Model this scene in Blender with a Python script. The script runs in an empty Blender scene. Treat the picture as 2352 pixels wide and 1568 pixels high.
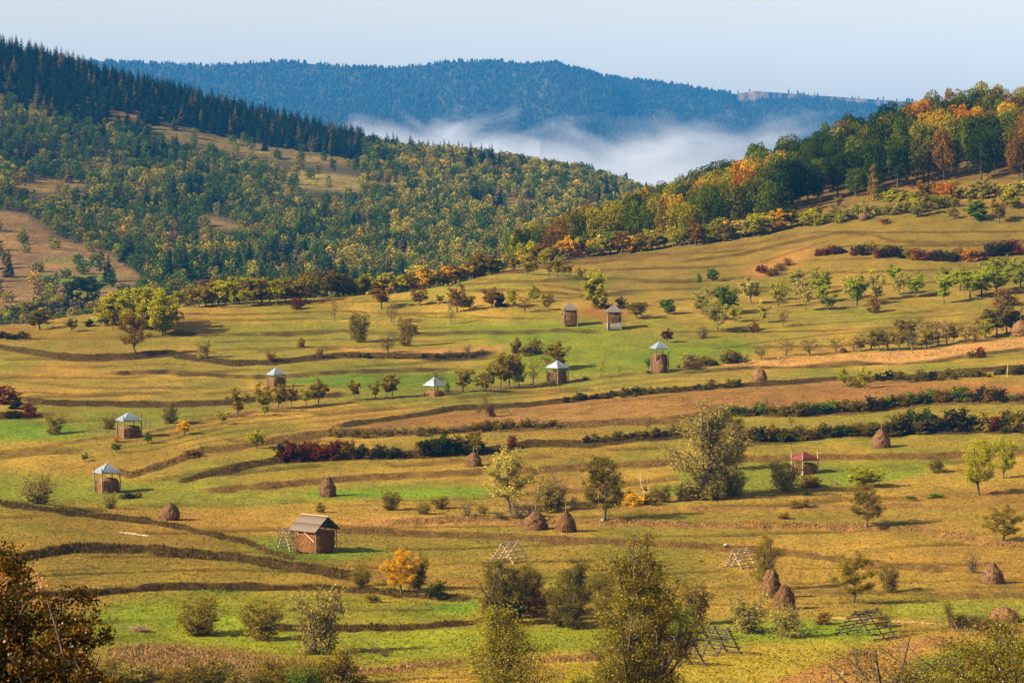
import bpy, math, random
import numpy as np
from mathutils import Vector, Matrix
sc = bpy.context.scene
COL = bpy.context.collection
FAR = 1.0

# ------------------------------------------------------------------ camera, sky, sun
F = 6670.0; U0 = 1176.0; VH = 430.0; CZ = 64.0      # focal length and horizon row on a 2352 x 1568 frame
cam_d = bpy.data.cameras.new('camera'); cam = bpy.data.objects.new('camera', cam_d); COL.objects.link(cam)
cam_d.sensor_width = 36.0; cam_d.lens = 36.0 * F / 2352.0
cam_d.shift_y = -(784.0 - VH) / 2352.0
cam_d.clip_start = 1.0; cam_d.clip_end = 60000.0
cam.location = (0, 0, CZ); cam.rotation_euler = (math.radians(90), 0, 0)
sc.camera = cam

SUN_EL = math.radians(30.0); SUN_PHI = math.radians(67.0)     # height, and angle round to the left from straight behind the camera
sdir = Vector((-math.sin(SUN_PHI) * math.cos(SUN_EL), -math.cos(SUN_PHI) * math.cos(SUN_EL), math.sin(SUN_EL)))
world = bpy.data.worlds.new('World'); sc.world = world; world.use_nodes = True
wn = world.node_tree.nodes; wl = world.node_tree.links; wn.clear()
wo = wn.new('ShaderNodeOutputWorld'); wb = wn.new('ShaderNodeBackground'); ws = wn.new('ShaderNodeTexSky')
ws.sky_type = 'NISHITA'; ws.sun_disc = False; ws.sun_elevation = SUN_EL
ws.sun_rotation = math.atan2(sdir.x, sdir.y)
ws.altitude = 600; ws.air_density = 1.0; ws.dust_density = 3.0; ws.ozone_density = 1.0
wb.inputs['Strength'].default_value = 0.05
hs_ = wn.new('ShaderNodeHueSaturation'); hs_.inputs['Saturation'].default_value = 0.10; hs_.inputs['Value'].default_value = 1.0
wl.new(ws.outputs[0], hs_.inputs['Color']); tn_ = wn.new('ShaderNodeMix'); tn_.data_type = 'RGBA'; tn_.blend_type = 'MULTIPLY'; tn_.inputs[0].default_value = 1.0; tn_.inputs[7].default_value = (1.17, 1.07, 0.91, 1)
wl.new(hs_.outputs[0], tn_.inputs[6]); wl.new(tn_.outputs[2], wb.inputs[0]); wl.new(wb.outputs[0], wo.inputs[0])
sun_d = bpy.data.lights.new('sun', 'SUN'); sun = bpy.data.objects.new('sun', sun_d); COL.objects.link(sun)
sun_d.energy = 5.0; sun_d.angle = math.radians(0.5); sun_d.color = (1.0, 0.86, 0.64)
sun.rotation_euler = sdir.to_track_quat('Z', 'Y').to_euler()
sc.view_settings.view_transform = 'Standard'; sc.view_settings.look = 'None'
sc.view_settings.exposure = 1.98; sc.view_settings.gamma = 1.0
cy = sc.cycles
cy.max_bounces = 5; cy.diffuse_bounces = 1; cy.glossy_bounces = 1; cy.transmission_bounces = 3; cy.volume_bounces = 1
cy.transparent_max_bounces = 6; cy.use_denoising = True; cy.caustics_reflective = False; cy.caustics_refractive = False
try:
    cy.denoiser = 'OPENIMAGEDENOISE'; cy.denoising_input_passes = 'RGB_ALBEDO_NORMAL'
except Exception: pass

# ------------------------------------------------------------------ helpers
rng = np.random.default_rng(7)
def lin(c):
    c = np.asarray(c, float) / 255.0
    return np.where(c <= 0.04045, c / 12.92, ((c + 0.055) / 1.055) ** 2.4)
def smooth(a, b, x):
    t = np.clip((x - a) / (b - a), 0, 1); return t * t * (3 - 2 * t)
def make_noise(seed):
    r = np.random.default_rng(seed); L = r.random((256, 256)).astype(np.float32)
    def n(x, y):
        xi = np.floor(x).astype(int); yi = np.floor(y).astype(int)
        fx = x - xi; fy = y - yi; fx = fx * fx * (3 - 2 * fx); fy = fy * fy * (3 - 2 * fy)
        a = L[yi & 255, xi & 255]; b = L[yi & 255, (xi + 1) & 255]; c = L[(yi + 1) & 255, xi & 255]; d = L[(yi + 1) & 255, (xi + 1) & 255]
        return (a * (1 - fx) + b * fx) * (1 - fy) + (c * (1 - fx) + d * fx) * fy
    return n
NZ = make_noise(3)
def fbm(x, y, o=4, seed=0):
    s = 0; a = 0.5; t = 0
    for i in range(o):
        s = s + a * NZ(x * 2 ** i + 17.3 * i + seed * 31.7, y * 2 ** i + 9.1 * i + seed * 57.1); t += a; a *= 0.5
    return s / t            # 0..1, mean .5
def pchip(x, y, q):
    x = np.asarray(x, float); y = np.asarray(y, float); h = np.diff(x); d = np.diff(y) / h
    m = np.zeros(len(x)); m[0] = d[0]; m[-1] = d[-1]
    for i in range(1, len(x) - 1):
        m[i] = 0 if d[i - 1] * d[i] <= 0 else 3 * (h[i - 1] + h[i]) / ((2 * h[i] + h[i - 1]) / d[i - 1] + (h[i] + 2 * h[i - 1]) / d[i])
    k = np.clip(np.searchsorted(x, q) - 1, 0, len(h) - 1); t = np.clip((q - x[k]) / h[k], 0, 1)
    return (1 + 2 * t) * (1 - t) ** 2 * y[k] + t * (1 - t) ** 2 * h[k] * m[k] + t * t * (3 - 2 * t) * y[k + 1] + t * t * (t - 1) * h[k] * m[k + 1]

def mesh_from(name, V, Q, mats, T=None, col=None, sm=False, mi=None):
    """V (n,3); Q (m,4) quads; T (k,3) triangles; col (n,3 or 4) point colour"""
    me = bpy.data.meshes.new(name)
    V = np.asarray(V, np.float32); me.vertices.add(len(V)); me.vertices.foreach_set('co', V.ravel())
    Q = np.zeros((0, 4), np.int32) if Q is None else np.asarray(Q, np.int32).reshape(-1, 4)
    T = np.zeros((0, 3), np.int32) if T is None else np.asarray(T, np.int32).reshape(-1, 3)
    nl = Q.size + T.size
    me.loops.add(nl); me.loops.foreach_set('vertex_index', np.concatenate([Q.ravel(), T.ravel()]))
    st = np.concatenate([np.arange(len(Q)) * 4, Q.size + np.arange(len(T)) * 3]).astype(np.int32)
    me.polygons.add(len(st)); me.polygons.foreach_set('loop_start', st)
    if sm: me.polygons.foreach_set('use_smooth', np.ones(len(st), bool))
    if mi is not None: me.polygons.foreach_set('material_index', np.asarray(mi, np.int32))
    me.update(calc_edges=True)
    if col is not None:
        c = np.ones((len(V), 4), np.float32); c[:, :np.asarray(col).shape[1]] = col
        at = me.color_attributes.new('Col', 'FLOAT_COLOR', 'POINT'); at.data.foreach_set('color', c.ravel())
    for m in (mats if isinstance(mats, (list, tuple)) else [mats]): me.materials.append(m)
    return me
def put(name, me, parent=None, loc=None):
    o = bpy.data.objects.new(name, me); COL.objects.link(o)
    if parent is not None: o.parent = parent
    if loc is not None: o.location = loc
    return o
def empty(name, loc, rz=0.0, sc_=(1, 1, 1)):
    o = bpy.data.objects.new(name, None); COL.objects.link(o); o.location = loc; o.rotation_euler = (0, 0, rz); o.scale = sc_
    o.empty_display_size = 0.5
    return o
def tag(o, label=None, cat=None, group=None, kind=None):
    if label: o['label'] = label
    if cat: o['category'] = cat
    if group: o['group'] = group
    if kind: o['kind'] = kind
    return o
def grid_quads(nr, nc):
    i = np.arange(nr * nc).reshape(nr, nc)
    return np.stack([i[:-1, :-1], i[:-1, 1:], i[1:, 1:], i[1:, :-1]], -1).reshape(-1, 4)

# ------------------------------------------------------------------ materials
def new_mat(name):
    m = bpy.data.materials.new(name); m.use_nodes = True; n = m.node_tree.nodes; n.clear()
    out = n.new('ShaderNodeOutputMaterial'); return m, n, m.node_tree.links, out
def mul_col(n, l, a, b, fac=1.0, mode='MULTIPLY'):
    x = n.new('ShaderNodeMix'); x.data_type = 'RGBA'; x.blend_type = mode; x.inputs[0].default_value = fac
    l.new(a, x.inputs[6])
    if hasattr(b, 'links'): l.new(b, x.inputs[7])
    else: x.inputs[7].default_value = (*b, 1)
    return x.outputs[2]
def noise_node(n, l, scale, detail=4, rough=0.55, vec=None, dist=0.0):
    x = n.new('ShaderNodeTexNoise'); x.inputs['Scale'].default_value = scale; x.inputs['Detail'].default_value = detail
    x.inputs['Roughness'].default_value = rough; x.inputs['Distortion'].default_value = dist
    if vec is not None: l.new(vec, x.inputs['Vector'])
    return x
def ramp(n, l, fac, stops):
    r = n.new('ShaderNodeValToRGB'); e = r.color_ramp.elements
    while len(e) < len(stops): e.new(0.5)
    for k, (p, c) in enumerate(stops): e[k].position = p; e[k].color = (*c, 1) if len(c) == 3 else c
    l.new(fac, r.inputs[0]); return r.outputs[0]
def mapping(n, l, scale, coord='Object'):
    t = n.new('ShaderNodeTexCoord'); m = n.new('ShaderNodeMapping'); m.inputs['Scale'].default_value = scale
    l.new(t.outputs[coord], m.inputs['Vector']); return m.outputs[0]

def ground_material(name, s1, s2, s3, bump=0.5, bdist=0.25, stretch=(1, 1, 1)):
    m, n, l, out = new_mat(name)
    b = n.new('ShaderNodeBsdfPrincipled'); b.inputs['Roughness'].default_value = 0.95; b.inputs['Specular IOR Level'].default_value = 0.1
    a = n.new('ShaderNodeAttribute'); a.attribute_name = 'Col'
    v = mapping(n, l, stretch)
    n1 = noise_node(n, l, s1, 5, 0.6, v); n2 = noise_node(n, l, s2, 4, 0.65, v); n3 = noise_node(n, l, s3, 3, 0.7, v)
    r1 = ramp(n, l, n1.outputs[0], [(0.25, (0.62, 0.66, 0.62)), (0.5, (1, 1, 1)), (0.75, (1.3, 1.24, 1.15))])
    r2 = ramp(n, l, n2.outputs[0], [(0.28, (0.55, 0.62, 0.5)), (0.5, (1, 1, 1)), (0.72, (1.35, 1.28, 1.2))])
    r3 = ramp(n, l, n3.outputs[0], [(0.3, (0.62, 0.66, 0.6)), (0.5, (1, 1, 1)), (0.72, (1.35, 1.3, 1.25))])
    c = mul_col(n, l, a.outputs[0], r1, 0.8); c = mul_col(n, l, c, r2, 0.8); c = mul_col(n, l, c, r3, 0.9)
    l.new(c, b.inputs['Base Color'])
    bp = n.new('ShaderNodeBump'); bp.inputs['Strength'].default_value = bump; bp.inputs['Distance'].default_value = bdist
    add = n.new('ShaderNodeMath'); add.operation = 'ADD'; l.new(n2.outputs[0], add.inputs[0]); l.new(n3.outputs[0], add.inputs[1])
    l.new(add.outputs[0], bp.inputs['Height']); l.new(bp.outputs[0], b.inputs['Normal'])
    l.new(b.outputs[0], out.inputs[0]); return m
M_meadow = ground_material('meadow_grass', 0.12, 0.9, 3.0, 0.7, 0.22, (1, 0.55, 1))
M_hill = ground_material('hill_soil', 0.03, 0.12, 0.4, 0.8, 2.0)
M_mount = ground_material('mountain_soil', 0.004, 0.02, 0.08, 0.6, 8.0)

def leaf_material(name, trans=0.32, gloss=0.03):
    m, n, l, out = new_mat(name)
    a = n.new('ShaderNodeAttribute'); a.attribute_name = 'Col'
    oi = n.new('ShaderNodeObjectInfo')
    c = mul_col(n, l, mul_col(n, l, a.outputs[0], oi.outputs['Color']), (0.47, 0.47, 0.47))
    d = n.new('ShaderNodeBsdfDiffuse'); l.new(c, d.inputs[0])
    t = n.new('ShaderNodeBsdfTranslucent'); l.new(mul_col(n, l, c, (1.15, 1.1, 0.6)), t.inputs[0])
    g = n.new('ShaderNodeBsdfGlossy'); g.inputs['Roughness'].default_value = 0.35; g.inputs[0].default_value = (1, 1, 1, 1)
    m1 = n.new('ShaderNodeMixShader'); m1.inputs[0].default_value = trans; l.new(d.outputs[0], m1.inputs[1]); l.new(t.outputs[0], m1.inputs[2])
    m2 = n.new('ShaderNodeMixShader'); m2.inputs[0].default_value = gloss; l.new(m1.outputs[0], m2.inputs[1]); l.new(g.outputs[0], m2.inputs[2])
    l.new(m2.outputs[0], out.inputs[0]); return m
M_leaf = leaf_material('foliage', 0.28, 0.0)
M_leaf_gloss = leaf_material('glossy_foliage', 0.25, 0.006)
def simple_mat(name, base, var=0.35, scale=3.0, rough=0.85, stretch=(1, 1, 1), bump=0.3, bd=0.03, metal=0.0, use_obj=False, spec=0.3):
    m, n, l, out = new_mat(name)
    b = n.new('ShaderNodeBsdfPrincipled'); b.inputs['Roughness'].default_value = rough; b.inputs['Metallic'].default_value = metal
    b.inputs['Specular IOR Level'].default_value = spec
    v = mapping(n, l, stretch); nn = noise_node(n, l, scale, 5, 0.65, v)
    base = np.asarray(base, float) * 0.46
    c = ramp(n, l, nn.outputs[0], [(0.3, tuple(base * (1 - var))), (0.5, tuple(base)), (0.72, tuple(np.minimum(base * (1 + var), 0.95)))])
    if use_obj:
        oi = n.new('ShaderNodeObjectInfo'); c = mul_col(n, l, c, oi.outputs['Color'])
    l.new(c, b.inputs['Base Color'])
    bp = n.new('ShaderNodeBump'); bp.inputs['Strength'].default_value = bump; bp.inputs['Distance'].default_value = bd
    l.new(nn.outputs[0], bp.inputs['Height']); l.new(bp.outputs[0], b.inputs['Normal'])
    l.new(b.outputs[0], out.inputs[0]); return m
M_bark = simple_mat('bark', (0.10, 0.075, 0.05), 0.4, 6, 0.9, use_obj=True)
M_pole = simple_mat('weathered_pole', (0.30, 0.24, 0.17), 0.35, 4, 0.85, (3, 3, 0.6), use_obj=True)
M_hay = simple_mat('hay', (0.205, 0.122, 0.058), 0.75, 2.2, 0.95, (1.3, 1.3, 0.7), 0.9, 0.2, use_obj=True, spec=0.05)
M_straw = simple_mat('straw', (0.30, 0.165, 0.07), 0.6, 5, 0.9, use_obj=True, spec=0.05)
M_tin = simple_mat('tin_sheet', (0.30, 0.37, 0.47), 0.3, 1.2, 0.38, (1, 1, 1), 0.15, 0.02, metal=0.25, use_obj=True, spec=0.5)
M_red = simple_mat('red_roofing', (0.20, 0.022, 0.022), 0.3, 2, 0.7, bump=0.2)
M_shingle = simple_mat('grey_shingle', (0.22, 0.185, 0.16), 0.45, 7, 0.9, (4, 4, 0.5), 0.6, 0.04, use_obj=True)
M_plank = simple_mat('weathered_plank', (0.36, 0.32, 0.28), 0.4, 5, 0.85, (4, 4, 0.4), 0.4, 0.03, use_obj=True)
M_orange = simple_mat('orange_boards', (0.55, 0.20, 0.05), 0.35, 1.6, 0.8)
M_pale = simple_mat('pale_boards', (0.62, 0.47, 0.38), 0.25, 2, 0.8)
M_rock = simple_mat('cliff_rock', (0.36, 0.29, 0.25), 0.5, 0.02, 0.9, (1, 1, 0.25), 0.7, 6)
M_stone = simple_mat('pale_stone', (0.55, 0.53, 0.48), 0.3, 3, 0.8)
M_apple = simple_mat('apple_skin', (0.22, 0.03, 0.015), 0.3, 3, 0.4)
# ------------------------------------------------------------------ the land: profiles (distance, picture row or height below the eye) along 13 bearings
near = [(8, 'z', -1.9), (30, 'z', -7), (60, 'z', -14), (95, 'z', -21.5), (130, 'z', -27), (200, 'z', -38.5), (280, 'z', -50.5), (350, 1570)]
PROF = {
 -900: [(430, 1400), (520, 1225), (620, 1160), (700, 1020), (850, 870), (950, 805), (1050, 765), (1150, 'z', -62), (1300, 'z', -92), (1480, 'z', -92), (1700, 700), (2000, 560), (2400, 400), (2800, 215), (3100, 90), (3300, 80), (3700, 'z', 60)],
 -300: [(430, 1400), (520, 1228), (620, 1160), (700, 1020), (850, 870), (950, 800), (1050, 758), (1150, 'z', -62), (1300, 'z', -92), (1480, 'z', -92), (1700, 690), (2000, 560), (2400, 400), (2800, 215), (3100, 82), (3300, 80), (3700, 'z', 40)],
 0: [(430, 1395), (520, 1230), (560, 1172), (620, 1150), (700, 1012), (850, 865), (950, 790), (1040, 744), (1150, 'z', -64), (1300, 'z', -92), (1480, 'z', -90), (1700, 690), (2000, 570), (2400, 420), (2800, 250), (3100, 118), (3300, 140), (3700, 'z', 30)],
 300: [(430, 1425), (520, 1262), (620, 1140), (700, 1003), (850, 868), (950, 785), (1040, 706), (1150, 'z', -60), (1300, 'z', -92), (1480, 'z', -90), (1700, 690), (2000, 600), (2400, 450), (2800, 290), (3080, 200), (3300, 230), (3700, 'z', 10)],
 600: [(430, 1440), (520, 1275), (620, 1130), (700, 1000), (850, 872), (950, 785), (1050, 690), (1150, 'z', -58), (1300, 'z', -92), (1480, 'z', -90), (1700, 690), (2000, 600), (2400, 470), (2800, 345), (3050, 272), (3300, 320), (3700, 'z', -20)],
 900: [(430, 1440), (520, 1275), (620, 1128), (700, 1000), (850, 872), (950, 780), (1050, 675), (1150, 'z', -55), (1300, 'z', -90), (1480, 'z', -86), (1700, 680), (2000, 590), (2400, 465), (2750, 375), (2950, 335), (3200, 380), (3700, 'z', -60)],
 1200: [(430, 1440), (520, 1270), (620, 1122), (700, 996), (850, 872), (950, 765), (1060, 632), (1150, 612), (1250, 600), (1330, 'z', -48), (1400, 'z', -86), (1550, 'z', -84), (1750, 640), (2000, 560), (2400, 470), (2700, 402), (2880, 378), (3100, 410), (3700, 'z', -80)],
 1500: [(430, 1440), (520, 1270), (620, 1115), (700, 985), (850, 857), (950, 752), (1080, 630), (1150, 583), (1230, 548), (1330, 515), (1420, 505), (1600, 'z', -86), (1800, 'z', -84), (2000, 600), (2400, 500), (2700, 468), (2850, 462), (3100, 'z', -50), (3700, 'z', -85)],
 1800: [(430, 1440), (520, 1270), (620, 1107), (700, 975), (850, 852), (950, 747), (1060, 640), (1150, 532), (1220, 480), (1330, 440), (1430, 418), (1600, 'z', -30), (1800, 'z', -80), (2400, 'z', -90), (3700, 'z', -90)],
 2100: [(430, 1438), (520, 1262), (620, 1095), (700, 968), (850, 832), (950, 733), (1050, 610), (1140, 484), (1200, 448), (1330, 362), (1480, 285), (1570, 270), (1720, 'z', 5), (2000, 'z', -70), (2400, 'z', -90), (3700, 'z', -90)],
 2400: [(430, 1435), (520, 1255), (620, 1085), (700, 958), (850, 812), (950, 713), (1050, 585), (1140, 445), (1200, 412), (1330, 325), (1480, 250), (1570, 236), (1720, 'z', 20), (2000, 'z', -60), (2400, 'z', -90), (3700, 'z', -90)],
 2750: [(430, 1430), (520, 1250), (620, 1080), (700, 950), (850, 800), (950, 700), (1050, 565), (1140, 430), (1200, 395), (1330, 310), (1480, 240), (1570, 225), (1720, 'z', 30), (2000, 'z', -50), (2400, 'z', -90), (3700, 'z', -90)],
 3300: [(430, 1430), (520, 1250), (620, 1080), (700, 950), (850, 800), (950, 700), (1050, 565), (1140, 430), (1200, 395), (1330, 310), (1480, 240), (1570, 225), (1720, 'z', 30), (2000, 'z', -50), (2400, 'z', -90), (3700, 'z', -90)],
}
PU = np.array(sorted(PROF)); YD = np.concatenate([np.arange(8, 1800, 2.0), np.arange(1800, 3701, 5.0)])
PZ = []
for u in PU:
    ys, zs = [], []
    for k in near + PROF[int(u)]:
        if k[1] == 'z': ys.append(k[0]); zs.append(k[2])
        else: ys.append(k[0]); zs.append(-(k[1] - VH) / F * k[0])
    PZ.append(pchip(ys, zs, YD))
PZ = np.array(PZ)                                   # bearings x distance, relative to the eye
NU = 241; UG = np.linspace(-900, 3300, NU)
BASE = np.array([pchip(PU, PZ[:, j], UG) for j in range(len(YD))]).T   # NU x len(YD)
def base_z(u, Y):
    """height above sea of the plain land (before banks), any arrays"""
    u = np.asarray(u, float); Y = np.asarray(Y, float)
    fu = np.clip((u + 900) / 4200 * (NU - 1), 0, NU - 1.001); iu = fu.astype(int); fu = fu - iu
    j = np.clip(np.searchsorted(YD, Y) - 1, 0, len(YD) - 2); fy = np.clip((Y - YD[j]) / (YD[j + 1] - YD[j]), 0, 1)
    z = (BASE[iu, j] * (1 - fu) + BASE[iu + 1, j] * fu) * (1 - fy) + (BASE[iu, j + 1] * (1 - fu) + BASE[iu + 1, j + 1] * fu) * fy
    x = (u - U0) / F * Y
    amp = smooth(1500, 2200, Y)
    z = z + (fbm(x / 90, Y / 90, 3, 1) - 0.5) * 3.4 * (1 - amp) * smooth(200, 400, Y) + (fbm(x / 160, Y / 200, 4, 2) - 0.5) * 26 * amp * (1 - 0.7 * smooth(2900, 3100, Y))
    return z + CZ

# banks between the terraces: (points along the picture, width of the band px, step m, weed colour, how weedy)
BANKS = [
 ([(0, 797), (60, 806), (133, 817), (200, 821), (300, 818), (380, 813), (433, 822), (547, 836), (633, 832), (784, 816), (884, 817), (1017, 819), (1124, 812)], 5, 1.3, 'dk', 1.0),
 ([(255, 856), (400, 853), (567, 864), (640, 863), (784, 854), (951, 847), (1034, 847)], 4, 0.9, 'dk', 0.6),
 ([(0, 872), (120, 884), (200, 892), (300, 892), (467, 890)], 3, 0.5, 'dk', 0.3),
 ([(53, 914), (110, 923), (233, 925), (367, 928), (500, 925), (587, 917), (700, 912), (784, 908)], 5, 1.2, 'dk', 0.9),
 ([(0, 955), (40, 953), (107, 951)], 7, 1.0, 'dk', 1.0),
 ([(300, 752), (467, 769), (633, 767), (784, 761), (951, 769), (1117, 764), (1284, 759), (1370, 762)], 4, 0.8, 'dk', 0.5),
 ([(400, 742), (500, 746), (640, 741), (784, 738), (960, 745)], 2.5, 0.4, 'tan', 0.3),
 ([(500, 803), (620, 801), (784, 798)], 3, 0.4, 'dk', 0.4),
 ([(0, 1037), (100, 1026), (200, 1010), (333, 997), (433, 973), (533, 953), (633, 940), (784, 925), (1017, 903), (1304, 880), (1568, 849)], 3.5, 0.5, 'brn', 0.5),
 ([(267, 1080), (300, 1091), (380, 1066), (470, 1032), (560, 1025), (640, 1006), (784, 990), (900, 992), (1050, 986), (1240, 982), (1380, 972), (1568, 962), (1668, 948), (1835, 950), (1985, 940), (2135, 922), (2352, 920)], 7, 0.9, 'brn', 1.2),
 ([(784, 978), (951, 953), (1044, 937), (1151, 933), (1304, 920), (1417, 905), (1568, 893), (1801, 878), (1935, 868), (2068, 868), (2151, 857), (2352, 842)], 4, 0.8, 'dk', 1.0),
 ([(420, 1101), (500, 1080), (640, 1056), (784, 1049), (930, 1045), (1117, 1036), (1217, 1016), (1350, 1020), (1484, 1004), (1568, 995), (1701, 1006), (1901, 998), (2135, 988), (2352, 988)], 6, 1.2, 'dk', 1.2),
 ([(467, 1125), (600, 1115), (784, 1099), (951, 1089), (1111, 1083), (1217, 1078), (1351, 1072), (1568, 1058), (1801, 1050), (1985, 1048), (2135, 1046), (2352, 1038)], 4.5, 1.2, 'brn', 0.8),
 ([(667, 1213), (784, 1217), (951, 1222), (1117, 1229), (1284, 1237), (1568, 1249), (1668, 1257), (1801, 1267), (1901, 1282), (2001, 1293), (2168, 1308)], 5, 1.0, 'brn', 0.9),
 ([(900, 1200), (1084, 1190), (1207, 1192), (1351, 1196), (1568, 1204), (1801, 1206), (1985, 1209), (2101, 1213), (2201, 1232), (2301, 1248), (2400, 1252)], 6, 0.9, 'pnk', 1.0),
 ([(1400, 1170), (1568, 1167), (1835, 1168), (1968, 1167), (2068, 1162), (2400, 1170)], 4, 0.7, 'pnk', 0.6),
 ([(-80, 1140), (0, 1156), (60, 1163), (167, 1178), (333, 1198), (433, 1215), (567, 1248), (633, 1275), (667, 1288)], 4, 0.8, 'dk', 1.2),
 ([(0, 1296), (67, 1275), (167, 1257), (333, 1260), (500, 1275), (667, 1299), (784, 1322), (840, 1330)], 5.5, 1.4, 'dk', 1.4),
 ([(60, 1370), (90, 1364), (233, 1358), (367, 1343), (567, 1342), (767, 1347), (917, 1362), (1017, 1372), (1071, 1375)], 4, 0.9, 'dk', 1.1),
 ([(640, 1440), (784, 1442), (951, 1438), (1101, 1428)], 4.5, 0.7, 'dk', 1.1),
 ([(1651, 1348), (1800, 1356), (2035, 1359), (2352, 1366)], 4, 0.5, 'brn', 0.5),
 ([(784, 1548), (867, 1539), (951, 1529), (1084, 1513), (1200, 1517), (1351, 1509), (1420, 1500)], 5, 0.7, 'pnk', 0.9),
 ([(1568, 599), (1701, 583), (1801, 559), (1935, 534), (2001, 538), (2051, 553), (2168, 558), (2352, 554)], 3.5, 0.9, 'dk', 0.5),
 ([(1301, 607), (1384, 600), (1568, 580), (1735, 560), (1830, 541)], 3, 0.8, 'brn', 0.7),
 ([(1037, 640), (1117, 630), (1204, 622), (1330, 596), (1500, 585)], 4, 0.8, 'brn', 0.9),
 ([(1067, 668), (1160, 664), (1251, 669), (1334, 676), (1450, 672)], 3, 0.7, 'dk', 0.5),
 ([(1084, 640), (1184, 646), (1284, 659), (1334, 667), (1420, 665)], 3, 0.6, 'brn', 0.5),
 ([(1240, 645), (1400, 640), (1568, 645), (1600, 640)], 3, 0.6, 'dk', 0.4),
 ([(1400, 672), (1500, 664), (1600, 662)], 3, 0.6, 'dk', 0.4),
 ([(1568, 857), (1700, 846), (1800, 844), (1968, 832), (2068, 838), (2218, 820), (2352, 802)], 3, 0.7, 'dk', 0.5),
 ([(1500, 1002), (1560, 990), (1620, 985)], 3, 0.4, 'brn', 0.4),
 ([(100, 1039), (200, 1023), (333, 1010), (433, 986), (533, 966), (633, 953), (784, 938), (1017, 916), (1304, 893), (1568, 862)], 2, 0.28, 'brn', 0.32),
 ([(200, 1035), (333, 1022), (433, 998), (533, 978), (633, 965), (784, 950), (1017, 928), (1304, 905), (1568, 874)], 2, 0.28, 'brn', 0.32),
 ([(200, 1048), (333, 1035), (433, 1011), (533, 991), (633, 978), (784, 963), (1017, 941), (1304, 918), (1568, 887)], 2, 0.28, 'brn', 0.32),
 ([(433, 1025), (533, 1005), (633, 992), (784, 977), (1017, 955), (1304, 932), (1568, 901)], 2, 0.28, 'brn', 0.32),
 ([(784, 1160), (1000, 1158), (1250, 1166)], 2, 0.3, 'brn', 0.4),
 ([(1100, 1150), (1400, 1148), (1568, 1146)], 2, 0.3, 'brn', 0.35),
 ([(1450, 1312), (1700, 1326), (1900, 1344), (2100, 1352), (2352, 1350)], 2, 0.3, 'brn', 0.35),
 ([(1500, 692), (1700, 672), (1850, 640), (1960, 618)], 2.2, 0.5, 'dk', 0.3),
 ([(1640, 764), (1800, 752), (2000, 735), (2352, 716)], 2, 0.4, 'dk', 0.25),
 ([(1640, 800), (1760, 785), (1900, 768), (2150, 748), (2352, 735)], 2, 0.4, 'dk', 0.25),
 ([(400, 722), (560, 724), (784, 716), (1000, 729), (1250, 731)], 2.2, 0.5, 'dk', 0.4),
 ([(500, 785), (640, 783), (784, 779), (960, 783), (1100, 778)], 2, 0.35, 'dk', 0.35),
 ([(60, 838), (200, 842), (400, 836), (560, 848), (700, 850)], 2, 0.35, 'brn', 0.35),
 ([(-20, 900), (200, 906), (400, 908), (600, 898), (784, 890)], 2, 0.3, 'brn', 0.35),
 ([(1750, 600), (1900, 552), (2050, 520), (2200, 505), (2352, 498)], 2.4, 0.5, 'brn', 0.35),
 ([(0, 1215), (160, 1222), (330, 1236), (500, 1262)], 2, 0.3, 'brn', 0.3),
 ([(100, 1310), (300, 1300), (520, 1310), (700, 1330)], 2, 0.3, 'brn', 0.3),
 ([(640, 1400), (800, 1402), (1000, 1398)], 2, 0.4, 'dk', 0.4),
]
BANKS = [(np.array(p, float), w, h, k, d) for p, w, h, k, d in BANKS]
WEEDC = {'dk': lin((84, 64, 28)), 'brn': lin((122, 94, 52)), 'tan': lin((196, 152, 96)), 'pnk': lin((154, 118, 74)), 'red': lin((150, 116, 76)), 'grn': lin((96, 112, 32))}

def bank_fields(u, v, Y):
    """terrace step height, weediness, weed colour"""
    dz = np.zeros_like(u); wd = np.zeros_like(u); wc = np.zeros(u.shape + (3,)); 
    wob = (fbm(u / 60, v * 0 + 3.3, 3, 9) - 0.5) * 2.6
    for i, (p, w, h, k, d) in enumerate(BANKS):
        x0, x1 = p[0, 0], p[-1, 0]
        sel = (u > x0 - 40) & (u < x1 + 40)
        if x1 >= 2340: sel = (u > x0 - 40)
        if x0 <= 5: sel = sel | (u < x1 - 20)
        us, vs = u[sel], v[sel]
        vl = np.interp(us, p[:, 0], p[:, 1]) + wob[sel]
        fade = 1.0
        if x0 > 5: fade = fade * smooth(x0 - 35, x0 + 25, us)
        if x1 < 2340: fade = fade * (1 - smooth(x1 - 25, x1 + 35, us))
        s = -(vs - vl)                                   # px above the line
        step = smooth(-w * 0.95, w * 0.95, s) - 0.5
        dz[sel] += h * step * np.exp(-(np.abs(s) / 34.0)) * 0.85 * fade
        e = np.exp(-(s / (w * (0.62 + 0.4 * NZ(us / 30 + i, vs * 0)))) ** 4) * fade * d * (0.65 + 0.7 * NZ(us / 22 + i * 13, vs / 9)) * (0.85 + 0.15 * smooth(0.25, 0.5, NZ(us / 55 + i * 7.7, vs * 0 + 1.2)))
        g = np.clip(e, 0, 1.6)
        m = g > wd[sel]
        t = wd[sel]; t[m] = g[m]; wd[sel] = t
        t = wc[sel]; t[m] = WEEDC[k]; wc[sel] = t
    return dz, wd, wc
def px_row(Y, z): return VH - (z - CZ) / Y * F
def ground(u, Y):
    u = np.atleast_1d(np.asarray(u, float)); Y = np.atleast_1d(np.asarray(Y, float))
    z0 = base_z(u, Y); v = px_row(Y, z0)
    near_ = (Y < 1250) & (Y > 320)
    dz = np.zeros_like(z0)
    if near_.any(): dz[near_] = bank_fields(u[near_], v[near_], Y[near_])[0]
    return z0 + dz
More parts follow.
